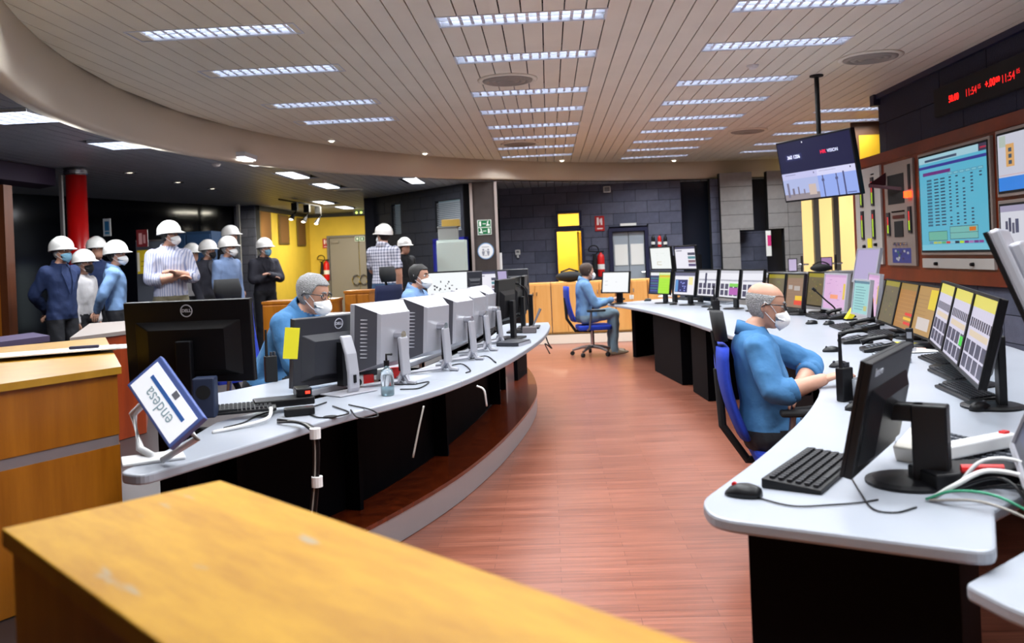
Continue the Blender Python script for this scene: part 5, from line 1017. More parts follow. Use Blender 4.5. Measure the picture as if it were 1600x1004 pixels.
    if hair:
        hm = MB(); n = 28; rings = []
        def low(az):
            a = abs((az+pi) % (2*pi)-pi)
            if hair == 'bald': return .19-.15*min(1, max(0, (a-1.0)/1.0)) if a > 1.0 else .19
            f = .182 if a < .9 else (.182-(a-.9)/.5*.08 if a < 1.4 else (.102-(a-1.4)/.5*.05 if a < 1.9 else .052-(a-1.9)/1.24*(.04 if hair == 'short' else .07))); return max(f, -.01)
        top_ = .17 if hair == 'bald' else .228
        for q in range(9):
            r = []
            for i in range(n):
                az = 2*pi*i/n; lo_ = min(low(az), top_-.003) if hair != 'bald' else min(low(az), .176); z = lo_+(max(top_, lo_)-lo_)*q/8; off = .012*(1 if 0 < q else .35) if hair != 'bald' else .005*(1 if 0 < q < 8 else 0)
                p = head_at(az, z, off); 
                if hair != 'bald' and q > 5: p.z += .010*(q-5)/3
                r.append(p)
            rings.append(r)
        hm.loft(rings, cap=hair != 'bald'); hb(hm, 'hair', hairm)
    if mask:
        mk = MB(); n = 15; rings = []; mm_ = {'ffp2': FFP, 'surgical': SURG, 'black': BMASK}[mask]
        for q in range(8):
            z = -.012+.112*q/7; r = []
            for i in range(n):
                az = -1.12+2.24*i/(n-1); u = 1-abs(az/1.12)**1.6; v = sin(pi*min(1, max(0, (q+.6)/8.2))); zz = z+(.03*(1-u) if q < 4 else -.02*(1-u)*(q-3)/4); p = head_at(az, max(.004, zz), .006); k = (.040 if mask == 'ffp2' else .022)*u*v; r.append(p+Vector((k, 0, min(0, zz))))
            rings.append(r)
        mk.loft(rings, closed=False); mo = hb(mk, 'face_mask', mm_); so = mo.modifiers.new('t', 'SOLIDIFY'); so.thickness = .002
        for sd in (1, -1):
            st_ = MB(); st_.tube([head_at(sd*1.08, .085, .006), head_at(sd*1.4, .12, .008), head_at(sd*1.72, .135, .012), head_at(sd*1.8, .09, .01), head_at(sd*1.35, .045, .006), head_at(sd*1.08, .03, .006)], .0022, 5); hb(st_, 'ear_loop', FFP)
    if glasses:
        gl = MB()
        for sd in (1, -1):
            gl.tube([Vector((.103-.012*abs(cos(q))*.6, sd*.033+.026*cos(q)*sd, .120+.019*sin(q))) for q in [2*pi*i/14 for i in range(15)]], .0026, 6); gl.tube([(.094, sd*.06, .126), (.05, sd*.084, .126), (-.01, sd*.086, .122), (-.025, sd*.083, .105)], .0032, 6)
        gl.tube([(.104, -.008, .124), (.107, 0, .127), (.104, .008, .124)], .0026, 6); hb(gl, 'glasses', mat('black_frame', '141216', .35))
    if helmet:
        he = MB(); rings = []; n = 28; T = Matrix.Translation((-.004, 0, .148)) @ Matrix.Rotation(radians(-6), 4, 'Y')
        for q in range(11):
            f = q/10*pi/2; r = []
            for i in range(n):
                az = 2*pi*i/n; rg = 1+.035*max(0, cos(az*1))*0; x, y, z = .138*cos(f)*cos(az), .113*cos(f)*sin(az), .128*sin(f)**.9
                if abs(y) < .022 and q > 1: z += .006
                r.append(T @ Vector((x, y, z)))
            rings.append(r)
        lip = []
        for o_, z_ in ((.0, -.004), (.0035, -.016), (.004, -.02)):
            r = []
            for i in range(n):
                az = 2*pi*i/n; fr = max(0, cos(az))**1.5; k = 1+o_/.12; r.append(T @ Vector((.138*k*cos(az)+fr*(.05*o_/.004), .113*k*sin(az), z_-.012*fr*o_/.004)))
            lip.append(r)
        he.loft(lip[::-1]+rings); H = hb(he, 'hard_hat', HELM)
        bd = MB(); bd.loft([[T @ Vector((.122*cos(2*pi*i/n), .098*sin(2*pi*i/n), z)) for i in range(n)] for z in (-.032, -.004)], cap=False); bo = hb(bd, 'headband', BLACK); so = bo.modifiers.new('t', 'SOLIDIFY'); so.thickness = .003; bo.parent = H
    if collar:
        cl = MB(); rings = []; n = 18
        for t, k, up in ((.485, 1.14, 0), (.515, 1.08, .004), (.517, 1.18, .002), (.478, 1.5, 0)):
            r = []
            for i in range(n+1):
                az = .38+(2*pi-.76)*i/n; rx, ry = .060*k, .066*k; fr = max(0, cos(az)); r.append(tp(-.004+rx*cos(az), ry*sin(az), t-.03*fr+up+(.028*max(0, -cos(az)) if 1.0 < k < 1.3 else 0)))
            rings.append(r)
        cl.loft(rings, closed=False); co = cl.build('collar', shirt, B, True); so = co.modifiers.new('t', 'SOLIDIFY'); so.thickness = .003
    if coat:
        for sd in (1, -1):
            lp = MB(); q = [tp(.075, .055*sd, .49), tp(.118, .095*sd, .40), tp(.135, .06*sd, .3), tp(.132, .012*sd, .17), tp(.13, .03*sd, .3), tp(.1, .03*sd, .45)]; lp.add([a+Vector((.006, 0, 0)) for a in q], [list(range(6))]); lo_ = lp.build('lapel', shirt, B); so = lo_.modifiers.new('t', 'SOLIDIFY'); so.thickness = .006
    if watch:
        e, w, sd = W[1]; d = (w-e).normalized(); MB().cyl(w-d*.035, w-d*.012, .036, n=16).build('wrist_watch', CHROME, B)
    return B
def stander(label, x, y, Y, heading, **k):
    p = aty(x, y, Y); hel = k.get('helmet', True); h = p.z-.15-(.045 if hel else 0); return person(label, (p.x, Y, .151), heading, h=h, **k)
stander('visitor in navy blazer with blue mask, hand behind back, far left', 92, 368, 9.0, -18, shirt=NAVYC, arms=('behind', 'behind'), mask='surgical', hairm=HAIRG, coat=True, hemz=-.1)
stander('visitor in white blouse with black mask half hidden by blazer man', 127, 391, 9.7, -10, shirt=WHTSH, mask='black', hairm=HAIRG, hair='long')
stander('visitor in dark top behind, before the red column', 148, 367, 10.5, -35, shirt=NAVYC, hairm=HAIRB, mask=None)
stander('visitor in light blue shirt, hands clasped behind, seen from behind', 176, 375, 9.4, 28, shirt=SKYSH, arms=('behind', 'behind'), head=-32, hairm=HAIRB)
stander('tall visitor in striped shirt with arms crossed', 262, 340, 9.6, -48, shirt=STRIPE, pants=KHAKI, arms=('crossA', 'crossB'), sleeve='rolled', head=38, hairm=HAIRB, glasses=True)
stander('visitor mostly hidden behind the striped shirt man', 297, 379, 12.6, -20, shirt=WHTSH, hairm=HAIRB, mask=None)
stander('visitor in dark jacket with black mask right of striped shirt man', 322, 373, 12.2, -25, shirt=DKJ, mask='black', hairm=HAIRG, coat=True, head=15)
stander('tall visitor in black behind the grey bearded man', 356, 347, 12.9, -5, shirt=BLKC, hairm=HAIRB, mask=None)
stander('grey haired visitor in pale blue shirt looking right', 353, 367, 11.6, -22, shirt=GRBL, hairm=HAIRG, head=10, hair='long')
stander('visitor in dark jacket with blue mask and crossed arms before yellow wall', 411, 370, 13.0, -45, shirt=DKJ, arms=('crossA', 'crossB'), mask='surgical', hairm=HAIRG, head=25, coat=True)
stander('visitor in checked short sleeved shirt seen from behind', 597, 346, 11.9, 72, shirt=PLAID, pants=cloth('blue_jeans', '2c4a6c'), sleeve='short', head=75, hairm=HAIRB, watch=True, arms=('desk', 'down'))
stander('visitor in black behind the checked shirt man', 630, 370, 14.6, -40, shirt=BLKC, hairm=HAIRBR, mask=None)
# seated operators
def seat_at(x, ytop, Y, heading, lean, zfloor, label, h=1.75, **k):
    p = aty(x, ytop, Y); s = h/1.715; a = radians(lean); th = (.503*cos(a)*s)-.05*s*sin(a)+.235; zp = p.z-zfloor-th; hx = .503*s*sin(a)+.05*cos(a)
    hd = radians(heading); return person(label, (p.x-hx*cos(hd), p.y-hx*sin(hd), zfloor+.001), heading, h=h, seated=True, lean=lean, zp=zp, helmet=False, **k)
seat_at(483, 429, 5.15, -15, 33, .15, 'grey haired operator with glasses and white mask behind the charcoal monitor', shirt=OPSH, pants=DKTR, hairm=HAIRG, glasses=True, arms=('desk', 'desk'), voxel=.010, head=0, nod=12)
seat_at(655, 413, 8.45, -12, 8, .15, 'black haired operator in light blue shirt at the bench desk', shirt=SKYSH, hairm=HAIRB, arms=('desk', 'desk'), head=-8)
rm_ = seat_at(1189, 440, 4.55, -6, -3, 0, 'bald grey operator in blue shirt seated at the right console', shirt=OPSH, pants=DKTR, hair='bald', hairm=HAIRG, glasses=True, sleeve='rolled', voxel=.0095, belly=.05, nod=10, arms=('lap', 'desk'), armpos=(((.31, .20, .805), (.17, -.03, .70)), ((.03, -.28, .72), (.27, -.24, .79))), curl=.45)
far_ = seat_at(917, 411, 12.45, 6, 4, 0, 'man in denim shirt and jeans seated at the far console end', shirt=DENIMSH, pants=DENIM, shoe=SNEAK, hair='short', hairm=HAIRBR, arms=('desk', 'desk'), head=20, armpos=(None, ((.16, -.21, .72), (.40, -.12, .79))))
# ---- office chairs (face local +X)
def chair(label, loc, rz, headrest=True, fab=BLUEF, seat=True, tall=.58, sz=.46):
    t = thing('office_chair', label, 'chair', loc, rz); R = []
    MB().prism(rounded([(-.22, -.24), (.26, -.24), (.26, .24), (-.22, .24)], .08), sz-.07, sz).build('seat', fab, t, bevel=.02)
    for q in range(9):
        z = sz+.06+tall*q/8; x = -.26-.05*sin(pi*q/8*.8)-.06*(q/8); w = .22+.02*sin(pi*q/8); R.append([(x+.03*cos(2*pi*i/14), w*(abs(sin(2*pi*i/14))**.6)*(1 if sin(2*pi*i/14) > 0 else -1), z) for i in range(14)])
    MB().loft(R).build('backrest', fab, t, True); MB().tube([(-.02, 0, sz-.09), (-.24, 0, sz-.08), (-.36, 0, sz+.1), (-.375, 0, sz+.4)], .022, 8).build('back_bar', BLK2, t)
    if headrest:
        mb = MB(); z0 = sz+.06+tall; mb.loft([[(-.35+.035*cos(2*pi*i/12)-.01*q, (.13-.02*abs(q-1))*(abs(sin(2*pi*i/12))**.6)*(1 if sin(2*pi*i/12) > 0 else -1), z0+.03+.075*q) for i in range(12)] for q in range(3)]); mb.build('headrest', BLK2, t, True); MB().tube([(-.36, 0, z0-.2), (-.39, 0, z0+.08)], .014).build('headrest_stem', BLK2, t)
    for s in (-1, 1):
        MB().tube([(-.1, s*.25, sz-.06), (-.08, s*.31, sz-.03), (-.05, s*.31, sz+.2)], .016, 8).build('arm_post', STEEL, t); MB().box((.02, s*.31, sz+.215), (.26, .07, .03)).build('armrest', BLK2, t, bevel=.01)
    MB().cyl((0, 0, .1), (0, 0, sz-.07), .028).build('gas_column', CHROME, t)
    for k in range(5):
        a = 2*pi*k/5+.3; l = MB().tube([(0, 0, .13), (.16*cos(a), .16*sin(a), .115), (.3*cos(a), .3*sin(a), .075)], [.028, .022, .015], 8).build('base_leg', STEEL, t); MB().cyl((.3*cos(a)-.02*sin(a), .3*sin(a)+.02*cos(a), .032), (.3*cos(a)+.02*sin(a), .3*sin(a)-.02*cos(a), .032), .03, n=12).build('caster', BLK2, l)
    return t
def under(p, off=0): return (p.location.x, p.location.y, p.location.z)
chair('blue office chair with black headrest under the bald operator', (rm_.location.x+.16, rm_.location.y, .001), radians(-6), tall=.46, sz=.42)
chair('blue office chair under the man at the far console end', (far_.location.x+.12, far_.location.y, .001), radians(6), headrest=False, tall=.5, sz=.44)
p = aty(372, 470, 5.9); chair('empty blue office chair with black headrest behind the big black monitor', (p.x+.2, p.y, .151), radians(-25), tall=.54, sz=.45)
p = aty(618, 470, 8.4); chair('dark blue office chair with wide headrest before the checked shirt man', (p.x+.25, 8.3, .151), radians(-25), fab=mat('dark_navy_fabric', '0a1238', .9), tall=.52, sz=.5)
# ================================================================== SMALL THINGS ON THE DESKS
KEY = mat('key_black', '1b1c22', .5); KEYG = mat('key_grey', '565a62', .5)
def keyboard(label, loc, rz, w=.44, d=.15, dark=True, group='keyboards'):
    t = thing('keyboard', label, 'keyboard', loc, rz, group); m = BLACK if dark else mat('keyboard_grey', '8a8f98', .5)
    mb = MB(); mb.loft([[(-w/2, y, 0), (w/2, y, 0), (w/2, y, z), (-w/2, y, z)] for y, z in ((-d/2, .012), (d/2, .028))]); mb.build('base', m, t, bevel=.003)
    k = MB(); n = 18
    for r in range(6):
        y = -d/2+.02+r*(d-.035)/5.4; z = .012+.016*(y+d/2)/d
        for c in range(n):
            x = -w/2+.02+c*(w-.035)/n; cw = (w-.035)/n*.72
            if r == 0 and 4 <= c <= 9:
                if c == 4: k.bb(x, x+6*(w-.035)/n*.97, y-.007, y+.007, z, z+.007)
                continue
            k.bb(x, x+cw, y-.007, y+.007, z, z+.007)
    stuff(k.build('keys', KEY if dark else KEYG, t)); return t
def mouse(label, loc, rz, m=BLACK, wm=DKGREY):
    t = thing('computer_mouse', label, 'mouse', loc, rz); R = []
    for q in range(9):
        x = -.05+.1*q/8; w = .031*sqrt(max(.02, 1-(x/.056)**2))+.002; h = .036*(max(.03, 1-((x+.008)/.062)**2))**.6; R.append([(x, w*cos(pi*i/8), h*sin(pi*i/8)+.001) for i in range(9)])
    MB().loft(R, cap=True).build('shell', m, t, True); MB().cyl((.026, -.004, .03), (.026, .004, .03), .007, n=10).build('scroll_wheel', wm, t); return t
def cable(label, pts, r=.0025, m=BLACK, name='cable', group=None):
    o = MB().tube(catmull(pts, 7), r, 6).build(name, m, None, True); return tag(o, label, 'cable', group)
def phone(label, loc, rz, m=BLACK, lt=False):
    t = thing('desk_phone', label, 'telephone', loc, rz); MB().loft([[(-.09, y, 0), (.09, y, 0), (.09, y, z), (-.09, y, z)] for y, z in ((-.1, .02), (.1, .06))]).build('body', m, t, bevel=.005)
    MB().tube([(-.06, -.09, .05), (-.06, -.04, .07), (-.06, .05, .085), (-.06, .1, .08)], [.022, .016, .016, .022], 8).build('handset', m, t, True); MB().box((.03, .05, .058), (.09, .05, .004), M=Matrix.Rotation(.2, 3, 'X')).build('display', GREYP, t)
    k = MB()
    for i in range(3):
        for j in range(4): k.box((.005+.028*i, .005-.024*j, .046-.0048*j), (.018, .014, .006))
    stuff(k.build('keys', KEYG if not lt else KEY, t)); return t
def radio(label, loc, rz=0, s=1.0):
    t = thing('walkie_talkie', label, 'radio', loc, rz); MB().bb(-.018*s, .018*s, -.03*s, .03*s, 0, .13*s).build('body', BLACK, t, bevel=.005); MB().cyl((0, -.018*s, .13*s), (0, -.018*s, .26*s), .008*s, .006*s).build('antenna', BLACK, t)
    for y in (.004, .02): MB().cyl((0, y*s, .13*s), (0, y*s, .148*s), .007*s).build('knob', DKGREY, t)
    for k in range(4): MB().box((-.0185*s, (-.016+.011*k)*s, .02*s), (.001, .006*s, .006*s)).build('contact', mat('brass', 'c9a050', .3, .9), t)
    MB().box((-.019*s, 0, .075*s), (.004, .04*s, .06*s)).build('speaker_grille', BLK2, t); return t
ZD = .7515
def dz(x, y, z=ZD): p = atz(x, y, z); return (p.x, p.y, z)
# near end of the right desk
a, b = Vector(dz(1248, 772)[:2]), Vector(dz(1296, 712)[:2]); 
keyboard('black keyboard at the near end of right desk', ((.785), 2.68, ZD), radians(57), .45, .17)
mouse('black mouse with red scroll wheel at the near desk corner', dz(1162, 774), radians(150), wm=REDP)
cable('thin mouse cable curling across the near right desk', [dz(1186, 778, .754), dz(1240, 790, .754), dz(1300, 788, .754), dz(1340, 785, .754), dz(1372, 780, .754)])
cable('thin keyboard cable looping under the near monitor', [dz(1328, 742, .755), dz(1345, 770, .754), dz(1365, 795, .754), dz(1400, 800, .754), dz(1432, 792, .754)])
radio('walkie talkie standing beside the bald man\'s hand', dz(1321, 626), radians(-60), 1.15); radio('walkie talkie standing far along the right console', (1.75, 9.2, ZD), radians(-60), 1.2); radio('walkie talkie standing on the left console before the operator', (*atz(424, 596, .827)[:2], .8265), radians(-60), 1.1)
p = dz(1349, 628); t = thing('mug', 'grey mug behind the walkie talkie', 'cup', p, radians(120)); MB().lathe([(.036, 0), (.04, .004), (.043, .1), (.039, .1), (.036, .008)]).build('body', mat('grey_ceramic', '6d7178', .35), t, True); MB().tube([(.04, 0, .08), (.068, 0, .075), (.068, 0, .035), (.039, 0, .025)], .006, 8).build('handle', mat('grey_ceramic', '6d7178', .35), t)
mouse('black mouse beside the grey mug', dz(1340, 640), radians(160)); mouse('black mouse on the bare desk beyond the bald operator', dz(1298, 549), radians(170)); mouse('black mouse by the long handset', dz(1310, 573), radians(190)); mouse('black mouse before the first row of phones', dz(1268, 506), radians(180)); mouse('second black mouse before the row of phones', dz(1295, 507), radians(200)); mouse('black mouse under the bar chart screens', dz(1532, 640), radians(30)); mouse('black mouse under the bald operator\'s hand', (rm_.location.x+.43, rm_.location.y-.22, ZD), radians(0))
for k, (x, y, a_) in enumerate(((1470, 566, 62), (1490, 588, 62), (1510, 616, 64))): keyboard('black keyboard, %s below the bar chart screens' % ['farthest', 'middle', 'nearest'][k], dz(x, y), radians(a_-180+20), .44, .13)
keyboard('grey key panel nearest the right picture edge', (1.33, 2.88, ZD), radians(-70), .4, .2, False); keyboard('grey key panel behind the black monitor stand', (1.3, 2.52, ZD), radians(-60), .36, .2, False) if False else None
keyboard('pale keyboard behind the black monitor', dz(1392, 560), radians(-100), .42, .14, False); keyboard('black keyboard before the olive and amber screens', dz(1378, 524), radians(-100)); keyboard('black keyboard before the teal screen', dz(1320, 513), radians(-95)); keyboard('black keyboard before the pink screen', dz(1280, 496), radians(-92)); keyboard('black keyboard before the brown screen', dz(1236, 488), radians(-85)); keyboard('pale keyboard before the trend screens', dz(1128, 474), radians(-70), .42, .14, False); keyboard('black keyboard before the four screen block', dz(1070, 468), radians(-66)); keyboard('black keyboard before the far seated man', dz(960, 468), radians(-70))
phone('black desk phone before the amber screen', dz(1336, 535), radians(-95)); phone('black desk phone with raised handset left of the pale keyboard', dz(1372, 548), radians(-100)); phone('black desk phone before the pink screen', dz(1310, 498), radians(-95)); phone('black desk phone under the yellow tube', dz(1350, 517), radians(-95)); phone('white desk phone before the bright green screen', dz(1042, 464), radians(-60), WHITEP, True)
keyboard('second pale keyboard before the trend screens', dz(1092, 476), radians(-66), .38, .13, False); mouse('black mouse beside the far walkie talkie', dz(1112, 484), radians(180)); mouse('black mouse at the far end of right console', dz(1012, 470), radians(180)); mouse('black mouse before the white desk phone', dz(1052, 476), radians(200))
tag(MB().lathe([(.03, 0), (.033, .06), (.03, .06), (.028, .005)]).build('paper_cup', PAPER, None, loc=dz(987, 467)), 'small white paper cup before the white screen monitor', 'cup')
# gooseneck microphone
p = Vector(dz(1306, 497)); t = thing('gooseneck_microphone', 'black gooseneck microphone in front of the pink screen', 'microphone', p, 0); MB().box((0, 0, .02), (.12, .16, .04)).build('base', BLACK, t, bevel=.01); q = aty(1272, 452, p.y)-p; MB().tube(catmull([(0, 0, .04), (-.01, 0, .1), (q.x*.45, 0, q.z*.62), (q.x, 0, q.z)], 5), .008, 8).build('neck', BLACK, t, True); MB().cyl((q.x*.93, 0, q.z*.95), (q.x*1.08, 0, q.z*1.05), .014).build('head', BLK2, t)
# yellow tube, papers, headset, cordless phone
p = Vector(dz(1332, 500)); t = thing('yellow_holder', 'bright yellow slanted holder among the keyboards', 'holder', p, 0); MB().box((.0, 0, .07), (.05, .07, .17), M=Matrix.Rotation(.6, 3, 'Y')).build('sleeve', YELP, t, bevel=.006); MB().box((-.02, 0, .008), (.1, .09, .016)).build('base', BLACK, t)
for k, (x, y, m, lab) in enumerate(((1404, 536, YELP, 'yellow paper sheet before the amber screens'), (1420, 545, mat('pink_paper', 'e2b4a8', .8), 'pink paper sheet before the amber screens'), (1436, 548, PAPER, 'white paper sheet before the bar chart screens'))): tag(MB().box((0, 0, .001), (.2, .14, .0015)).build('paper_sheet', m, None, loc=dz(x, y, ZD+.002*k), rz=.4*k-.8), lab, 'paper')
p = dz(1422, 548, ZD+.006); t = thing('cordless_phone', 'cordless phone standing upright among the papers', 'telephone', p, radians(-120)); MB().box((0, 0, .075), (.022, .045, .14)).build('handset', BLACK, t, bevel=.006); MB().box((.012, 0, .1), (.002, .03, .04)).build('display', GREYP, t); MB().box((0, 0, .01), (.06, .07, .02)).build('cradle', SILVER, t)
for k, (x, y) in enumerate(((1448, 532), (1460, 538))): tag(MB().lathe([(.035, 0), (.035, .09), (.031, .09), (.03, .006)], n=16).build('pen_pot', BLACK, None, loc=dz(x, y)), ['left', 'right'][k]+' black pen pot under the triple screens', 'pen pot')
# clutter behind the near black monitor
pt = thing('power_strip', 'white power strip lying on the grey keyboards', 'power strip', (1.27, 2.72, .786), radians(28)); MB().box((0, 0, .022), (.40, .055, .042)).build('body', WHITEP, pt, bevel=.006)
for k in range(5): MB().cyl((-.13+.06*k, 0, .043), (-.13+.06*k, 0, .0445), .02, n=16).build('socket', mat('socket_grey', 'c4c4c4', .5), pt)
MB().box((.17, 0, .046), (.025, .02, .008)).build('switch', REDP, pt)
pt = thing('adapter_box', 'beige power adapter resting by the black monitor stand', 'adapter', (1.16, 2.82, .7515), radians(40)); MB().box((0, 0, .045), (.15, .09, .06), M=Matrix.Rotation(-.35, 3, 'Y')).build('case', mat('beige_plastic', 'cbc6bd', .5), pt, bevel=.006); MB().box((.03, 0, .012), (.1, .07, .022)).build('plug', BLACK, pt)
keyboard('grey keyboard behind the black monitor stand', (1.33, 2.66, ZD), radians(-58), .42, .2, False)
pt = thing('terminal_box', 'flat black box with a red toggle behind the monitor base', 'equipment box', (1.17, 2.52, ZD), radians(10)); MB().bb(-.14, .14, -.07, .07, 0, .05).build('case', BLACK, pt, bevel=.006); MB().cyl((-.06, -.06, .06), (.04, -.1, .062), .012).build('red_toggle', REDP, pt)
WC = mat('white_cable', 'dcdcdc', .5); GC = mat('green_cable', '2c8f6a', .5); GYC = mat('grey_cable', '9a958e', .5)
for k, (m, r, pts, lab) in enumerate(((WC, .007, [(1.0, 2.36, .756), (1.05, 2.33, .80), (1.14, 2.33, .835), (1.24, 2.28, .81), (1.27, 2.2, .72)], 'thick white cable arching over the desk edge'), (WC, .006, [(1.1, 2.44, .76), (1.17, 2.42, .84), (1.27, 2.38, .83), (1.32, 2.28, .72)], 'second white cable arching behind the thick one'), (GC, .004, [(.985, 2.36, .756), (1.04, 2.31, .79), (1.12, 2.24, .79), (1.22, 2.13, .73)], 'green cable crossing the desk edge'), (GYC, .004, [(.99, 2.35, .756), (1.08, 2.26, .775), (1.16, 2.17, .75), (1.2, 2.1, .71)], 'beige cable dropping to the second desk'))): cable(lab, pts, r, m)
for k in range(5):
    x0, y0 = 1.14+.05*k, 2.16+.05*rng.random(); cable(['first', 'second', 'third', 'fourth', 'fifth'][k]+' black cable in the tangle at the lower right', [(x0-.05, y0+.25, .76), (x0+.02, y0+.12, .82-.02*k), (x0+.05, y0+.02, .75), (x0+.02, y0-.12, .705), (x0+.12, y0-.2, .702)], .0045)
pt = thing('black_tray', 'black box among the cables on the second desk', 'equipment box', (1.23, 1.9, .6965), radians(35)); MB().bb(-.09, .09, -.05, .05, 0, .12).build('case', BLK2, pt, bevel=.006); MB().bb(-.07, .07, -.052, -.05, .03, .09).build('front_plate', DKGREY, pt)
# ---- left console clutter
ZL, ZI = .8015, .8265
def lz(x, y, z=ZL): p = atz(x, y, z); return (p.x, p.y, z)
p = Vector(lz(606, 617)); t = thing('sanitiser_bottle', 'clear pump bottle of hand sanitiser on the left console', 'bottle', p, 0)
MB().lathe([(.03, 0), (.033, .006), (.033, .10), (.026, .125), (.012, .135), (.012, .145)]).build('bottle', mat('clear_plastic', 'e8f0f4', .06, trans=.95), t, True); MB().lathe([(.0315, .003), (.0315, .045)]).build('liquid', mat('gel', 'a8c8d4', .1, trans=.6), t, True)
MB().cyl((0, 0, .145), (0, 0, .17), .014).build('pump_collar', BLACK, t); MB().tube([(0, 0, .17), (0, 0, .2), (.03, -.01, .2)], .006, 8).build('pump_nozzle', BLACK, t)
tag(MB().box((0, 0, .018), (.13, .055, .034)).build('power_brick', BLACK, None, loc=lz(468, 648), rz=.35, bevel=.006), 'black laptop power brick on the left console', 'power adapter')
for k, (x, y) in enumerate(((578, 604), (620, 592))):
    p = Vector(lz(x, y)); t = thing('socket_block', ['red socket block left of the sanitiser bottle', 'red socket block right of the sanitiser bottle'][k], 'socket', (p.x-.02, p.y+.05, ZL), radians(30)); MB().box((0, 0, .03), (.06, .03, .06)).build('socket_face', REDP, t, bevel=.004); MB().box((-.07, .0, .03), (.09, .028, .06)).build('casing', WHITEP, t, bevel=.004); MB().cyl((-.07, -.014, .03), (-.07, -.055, .03), .02).build('plug', BLACK, t)
# tilted display board at the near end of the console
BR = aty(292, 690, 2.75); Bp = Vector((-1.42, 2.93, .80)); t = thing('tilted_display', 'white endesa display tilted on an aluminium arm at the console end', 'display', (0, 0, 0))
c4 = [aty(187, 590, 2.95), aty(262, 566, 2.95), aty(312, 655, 2.8), aty(272, 697, 2.78)]; cc = sum(c4, Vector())/4; rt = ((c4[3]-c4[0])+(c4[2]-c4[1])).normalized(); up = ((c4[1]-c4[0])+(c4[2]-c4[3])); up = (up-rt*up.dot(rt)).normalized(); nn = rt.cross(up); wB = ((c4[3]-c4[0]).length+(c4[2]-c4[1]).length)/2; hB = ((c4[1]-c4[0]).length+(c4[2]-c4[3]).length)/2
MD = frame(rt, up, cc); bm_ = MB().box((0, 0, -.012), (wB, hB, .024)).build('casing', mat('blue_grey_bezel', '5568a8', .4), t, bevel=.004); bm_.matrix_local = MD
o = MB().box((0, -.005, .0005), (wB-.028, hB-.03, .002)).build('face', mat('display_white', 'e6e8ee', .5, emit=.35), t); o.matrix_local = MD
o = MB().box((0, hB*.08, .002), (wB*.72, .014, .001)).build('blue_bar', mat('bar_blue', '3a6cb8', .5), t); o.matrix_local = MD; o = MB().box((wB*.05, hB*.27, .002), (.03, .022, .001)).build('grey_stamp', GREYP, t); o.matrix_local = MD
text('endesa', .062, mat('pale_teal_print', '9db4bd', .5), t, MD @ Matrix.Translation((0, -hB*.17, .0022)) @ Matrix.Rotation(pi, 4, 'Z'), name='logo')
MB().tube([cc-nn*.03-rt*.08, (-1.50, 3.02, .95), (-1.47, 3.0, .83), (-1.40, 2.95, .812)], .014, 8).build('arm', WHITEP, t, True); MB().tube([cc+rt*wB*.3-nn*.03, cc+rt*wB*.5-nn*.06, (-1.33, 2.87, .815)], .012, 8).build('strut', WHITEP, t, True); MB().box((-1.40, 2.95, .806), (.2, .14, .01), rz=.5).build('foot', WHITEP, t, bevel=.003)
p = atz(276, 612, .827); t = thing('desk_speaker', 'dark blue desktop loudspeaker under the big black monitor', 'speaker', (p.x+.42, p.y-.62, .8265) if False else (-1.48, 3.62, .8265), radians(-80)); MB().bb(-.04, .04, -.045, .045, 0, .17).build('case', mat('slate_blue_plastic', '1e2a44', .5), t, bevel=.006); MB().cyl((.04, 0, .11), (.042, 0, .11), .03, n=20).build('cone', BLK2, t)
p = Vector(lz(385, 600, ZI)); t = thing('docking_station', 'black docking station with a small red lamp on the left console', 'equipment box', (-1.22, 3.86, ZI), radians(25)); MB().bb(-.13, .13, -.06, .06, 0, .035).build('case', BLACK, t, bevel=.006); MB().bb(.05, .12, -.05, .05, .036, .075).build('raised_block', BLACK, t, bevel=.006); MB().box((.1, -.052, .055), (.02, .006, .012)).build('lamp', mat('lamp_red', 'ff3020', .4, emit=2), t)
keyboard('black keyboard beside the docking station on the left console', (-1.40, 3.72, ZI), radians(20), .36, .13)
cable('white cable with plug lying over the console gap', [(-1.23, 3.70, .84), (-1.2, 3.62, .85), (-1.2, 3.56, .82), (-1.28, 3.46, .81), (-1.36, 3.38, .806)], .008, WC)
for k in range(4):
    o_ = .012*k; cable('%s strand of the black cable bundle hanging over the console edge' % ORD[k], [(-1.15, 3.55, .806+o_*.3), (-1.05+o_*.3, 3.46, .82), (-.985+o_*.5, 3.40, .812), (-.955+o_*.5, 3.375, .77), (-.96+o_*.5, 3.37, .6), (-.985+o_*.5, 3.36, .4)], .006, BLACK if k != 1 else GYC, group=None)
for z, nm in ((.79, 'upper'), (.6, 'lower')): tag(MB().cyl((-.945, 3.37, z-.02), (-.945, 3.37, z+.02), .022).build('cable_tie', WHITEP), nm+' white wrap around the hanging cable bundle', 'cable tie')
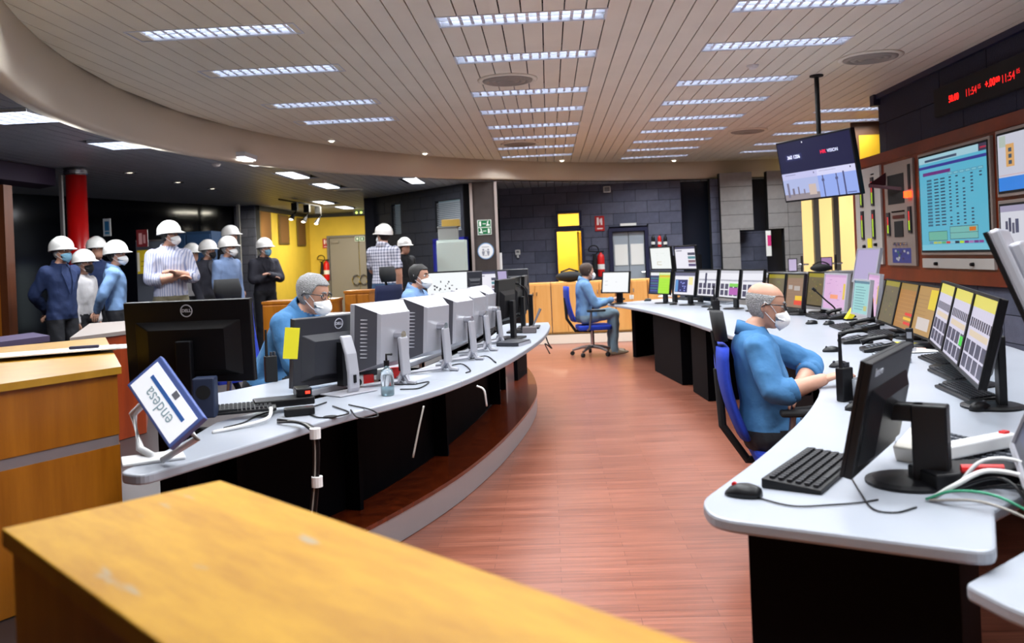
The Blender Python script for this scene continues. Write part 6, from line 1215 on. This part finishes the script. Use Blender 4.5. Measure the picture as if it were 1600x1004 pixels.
for k, (pts, lab) in enumerate((([(510, 628), (480, 640), (500, 652), (545, 645), (520, 634)], 'black cable coil at the foot of the silver stand'), ([(545, 632), (580, 640), (590, 650), (560, 652), (548, 640)], 'black cable loop right of the silver stand'), ([(610, 600), (645, 600), (670, 596), (655, 606), (625, 608)], 'black cable loop right of the sanitiser bottle'), ([(690, 575), (720, 568), (735, 578), (728, 582)], 'black cable loop behind the second silver monitor'), ([(735, 560), (760, 556), (775, 566)], 'black cable behind the fourth silver monitor'), ([(430, 640), (400, 650), (380, 660), (350, 668)], 'black cable lying along the near console top'))): cable(lab, [lz(x, y, .805) for x, y in pts], .0035)
p = Vector(lz(812, 540)); t = thing('black_tray', 'flat dark device with silver edge near the console end', 'equipment box', (p.x-.05, p.y+.1, ZL), radians(70)); MB().bb(-.12, .12, -.09, .09, 0, .03).build('case', DKGREY, t, bevel=.006); MB().bb(-.12, .12, -.095, -.09, 0, .02).build('edge', SILVER, t)
p = Vector(lz(842, 520)); t = thing('desk_microphone', 'gooseneck microphone on a small box at the far console end', 'microphone', (p.x-.08, p.y+.1, ZL), 0); MB().bb(-.06, .06, -.08, .08, 0, .05).build('base', mat('brown_grey', '5a5254', .5), t, bevel=.005); MB().tube(catmull([(0, 0, .05), (.0, 0, .2), (-.02, 0, .36), (-.08, 0, .42)], 5), .006, 6).build('neck', BLACK, t, True); MB().ell((-.09, 0, .425), (.02, .014, .014)).build('head', BLK2, t); MB().tube([(.03, 0, .05), (.1, 0, .2)], [.006, .012], 6).build('second_stalk', GREYP, t)
# yellow paper on the charcoal monitor corner
p = aty(458, 535, 4.15); o = tag(MB().box((0, 0, 0), (.07, .006, .15), M=Matrix.Rotation(.12, 3, 'Y')).build('sticky_note', YELP, None, loc=(p.x, 4.12, p.z), rz=.5), 'yellow paper sleeve on the corner of the charcoal monitor', 'paper')
t = thing('grommet', 'black oval cable grommet in the left console top', 'grommet', lz(516, 651)); MB().lathe([(.03, 0), (.03, .003), (.02, .004)]).build('ring', BLK2, t)
# cable leftovers under the console
cable('beige cable hanging below the console joint', [(-.63, 4.16, .75), (-.65, 4.12, .66), (-.68, 4.08, .52)], .005, GYC); cable('pale hooked cable below the console', [(-.42, 4.75, .75), (-.38, 4.72, .73), (-.37, 4.74, .64)], .006, WC); cable('tangle of black cable at the far console end', [(-.06, 7.9, .755), (-.03, 7.85, .66), (.0, 7.95, .6), (-.06, 8.0, .64), (-.02, 7.8, .57)], .006)
